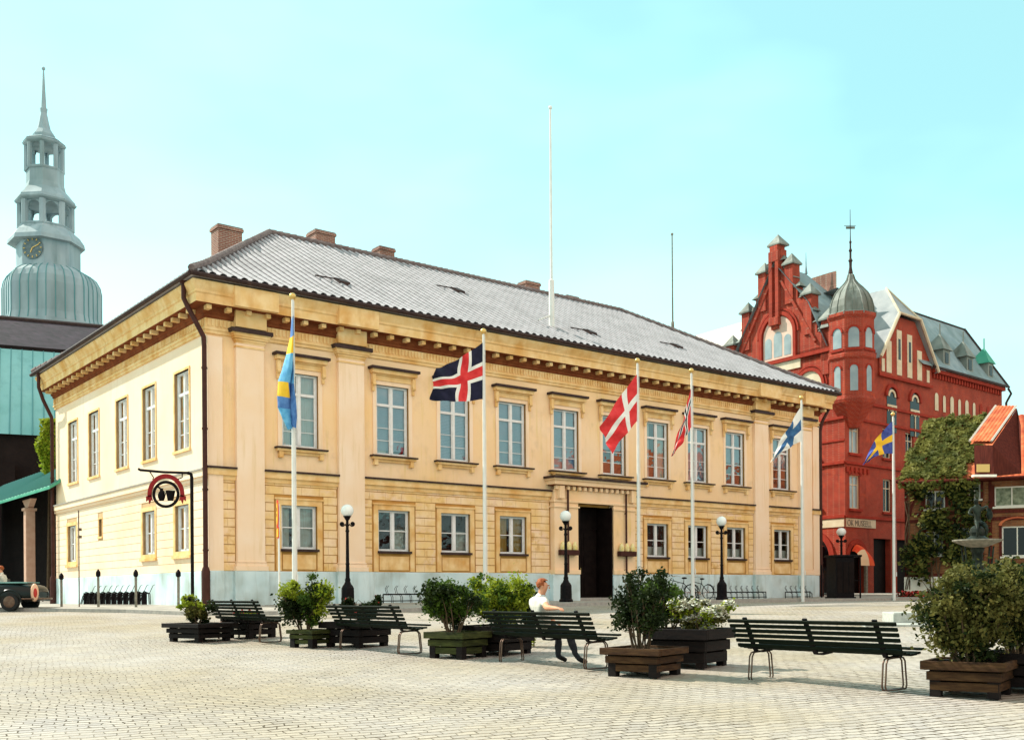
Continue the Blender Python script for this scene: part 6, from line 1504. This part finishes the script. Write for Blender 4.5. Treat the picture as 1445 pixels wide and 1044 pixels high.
# seated man in bench frame (x along bench to the right, y away from camera)
J={'hip':((-.17,.15,.53),.125),'waist':((-.17,.09,.68),(.125,.10)),'chest':((-.16,.02,.93),(.155,.115)),'neckb':((-.15,.02,1.04),.075),'neck':((-.13,.04,1.10),.052),
 'head0':((-.11,.05,1.15),(.062,.07)),'head1':((-.10,.06,1.215),(.076,.086)),'head2':((-.11,.05,1.285),(.062,.068)),
 'shl':((-.35,.06,.985),.068),'ell':((-.42,.26,.76),.046),'wrl':((-.24,.40,.66),.030),
 'shr':((.02,-.03,.985),.07),'elr':((.27,-.20,.89),.048),'wrr':((.52,-.235,.885),.030),
 'thr':((-.09,.20,.53),.10),'knr':((-.10,.54,.52),.072),'anr':((.16,.52,.10),.045),'toer':((.29,.60,.04),.036),
 'thl':((-.26,.20,.53),.10),'knl':((-.36,.58,.52),.072),'anl':((-.34,.56,.11),.045),'toel':((-.32,.72,.04),.036)}
hand(J,'r',(.52,-.235,.885),(1,.03,-.06),(0,-1,0),(0,0,-1),.35)
hand(J,'l',(-.24,.40,.66),(.5,.4,-.35),(.6,-.7,0),(0,0,-1),.4)
bx,by=bpos[1][0]; 
MAN=build_person('man in a white shirt and dark trousers sitting with one arm along the bench back',(bx,by,G(by)),BR,J)
# face turned to the right (+x) of the bench
def headparts(P,c,fd,hair='hair',sc=1.0):
    f=Vector(fd).normalized(); u=Vector((0,0,1)); s=f.cross(u).normalized(); c=Vector(c)
    fr=lambda a,b,d_: c+f*a*sc+s*b*sc+u*d_*sc
    mb=MB()
    # nose
    mb.add([fr(.080,0,.03),fr(.098,0,-.020),fr(.085,.018,-.028),fr(.085,-.018,-.028),fr(.086,0,-.035)],[(0,1,2),(0,3,1),(1,3,4),(1,4,2)])
    mb.ball(fr(.090,0,-.018),.012*sc); 
    for b in (-1,1): mb.ball(fr(-.005,b*.082,-.005),.03*sc,(.55,.3,1))
    mb.build('face_detail',M['skin'],P,smooth=True)
    mb=MB()
    for b in (-1,1): mb.ball(fr(.079,b*.030,.018),.009*sc)
    mb.box(0,0,0,0,0,0); mb.tube([fr(.080,-.018,-.052),fr(.084,0,-.050),fr(.080,.018,-.052)],.003,5); 
    mb.build('eyes_and_brows',M['hair'],P,smooth=True)
    mb=MB(); n0=len(mb.v); mb.ball((0,0,0),.104*sc,(1,.92,.98),seg=26,rings=18)
    keep=[]; 
    for i,v in enumerate(mb.v):
        q=Vector(v); a=q.x; ang=math.atan2(q.y,q.x)
        q*=1+.025*sin(ang*9+q.z*60)+.02*sin(q.z*110)
        mb.v[i]=tuple(c+f*(q.x-.012)+s*q.y+u*(q.z+.02)); keep.append(not((q.x>.045*sc and q.z<.055*sc) or (q.z<-.02*sc and q.x>-.035*sc) or q.z<-.075*sc))
    ff=[(f_,m_) for f_,m_ in zip(mb.f,mb.m) if all(keep[k] for k in f_)]; mb.f=[a for a,_ in ff]; mb.m=[b for _,b in ff]
    mb.build('hair',M[hair],P,smooth=2)
headparts(MAN,(-.10,.06,1.215),(.80,.6,-.12))
# driver in the open car
J2={'hip':((0,0,.50),.12),'waist':((0,0,.64),(.12,.10)),'chest':((-.02,0,.88),(.16,.11)),'neckb':((-.04,0,1.0),.07),'neck':((-.06,0,1.06),.05),'head0':((-.09,0,1.11),.062),'head1':((-.10,0,1.18),(.078,.085)),'head2':((-.09,0,1.25),.062),
 'shl':((-.02,.18,.93),.065),'ell':((-.22,.24,.74),.045),'wrl':((-.46,.16,.78),.03),'shr':((-.02,-.18,.93),.065),'elr':((-.20,-.26,.72),.045),'wrr':((-.46,-.14,.78),.03),
 'thr':((-.05,-.1,.5),.09),'knr':((-.48,-.14,.52),.07),'anr':((-.85,-.14,.2),.045),'toer':((-.98,-.14,.26),.036),'thl':((-.05,.1,.5),.09),'knl':((-.48,.14,.52),.07),'anl':((-.85,.14,.2),.045),'toel':((-.98,.14,.26),.036)}
hand(J2,'r',(-.46,-.14,.78),(-1,.2,0),(0,.3,1),(0,1,0),.6); hand(J2,'l',(-.46,.16,.78),(-1,-.2,0),(0,.3,-1),(0,-1,0),.6)
DV=build_person('person in a white shirt in the open dark green car at the left edge',(px(10,Y),Y-.30,G(Y)+.26),0,J2)
headparts(DV,(-.10,0,1.18),(-1,-.2,-.1))
# ------------------------------------------------------------------ house row on the right side, outside the frame, mirrored in the panes
for i,(x,y,l,hgt,mt,lab) in enumerate(((36,50,13,7.5,'dbrick','two-storey dark brick house beyond the right edge, next to the ivy house'),(43,36,13,5.2,'dbrick','low dark brick house beyond the right edge, facing the fountain'),(47,21,14,5.0,'dbrick','long dark brick house beyond the right edge, nearest the camera'))):
    H_=empty('row_house',(x,y,G(y)),R_(-82),lab,'house'); 
    RPp=lambda s,d,zz:(s,-d,zz)
    mb=MB(); ops=[(a-.55,a+.55,b,b+1.7) for a in [1.6+q*2.5 for q in range(int((l-1.5)/2.5))] for b in (1.0,4.2)]
    wall(mb,RPp,0,l,-.5,hgt,ops,0,.2); mb.add([(0,0,-.5),(0,9,-.5),(0,9,hgt),(0,0,hgt),(0,4.5,hgt+4),(l,0,-.5),(l,9,-.5),(l,9,hgt),(l,0,hgt),(l,4.5,hgt+4)],[(0,1,2,3),(2,4,3),(5,6,7,8),(7,9,8),(1,6,7,2)]); mb.build('wall',M[mt],H_)
    mb=MB(); mb.add([(-.3,-.5,hgt-.3),(l+.3,-.5,hgt-.3),(l+.3,4.5,hgt+4.1),(-.3,4.5,hgt+4.1),(l+.3,9.5,hgt-.3),(-.3,9.5,hgt-.3)],[(0,1,2,3),(3,2,4,5)]); mb.build('roof',M['rtile'] if i==0 else M['slate'],H_)
    for a,b,c,d_ in ops:
        mb=MB(); mb.obox(RPp,a,a+.07,-.15,-.08,c,d_); mb.obox(RPp,b-.07,b,-.15,-.08,c,d_); mb.obox(RPp,a,b,-.15,-.08,c,c+.07); mb.obox(RPp,a,b,-.15,-.08,d_-.07,d_); mb.obox(RPp,(a+b)/2-.03,(a+b)/2+.03,-.15,-.09,c,d_); q=mb.build('window',M['white'],H_)
        mb=MB(); mb.add([RPp(a,-.13,c),RPp(b,-.13,c),RPp(b,-.13,d_),RPp(a,-.13,d_)],[(0,1,2,3)]); mb.build('pane',M['dpane'],q)
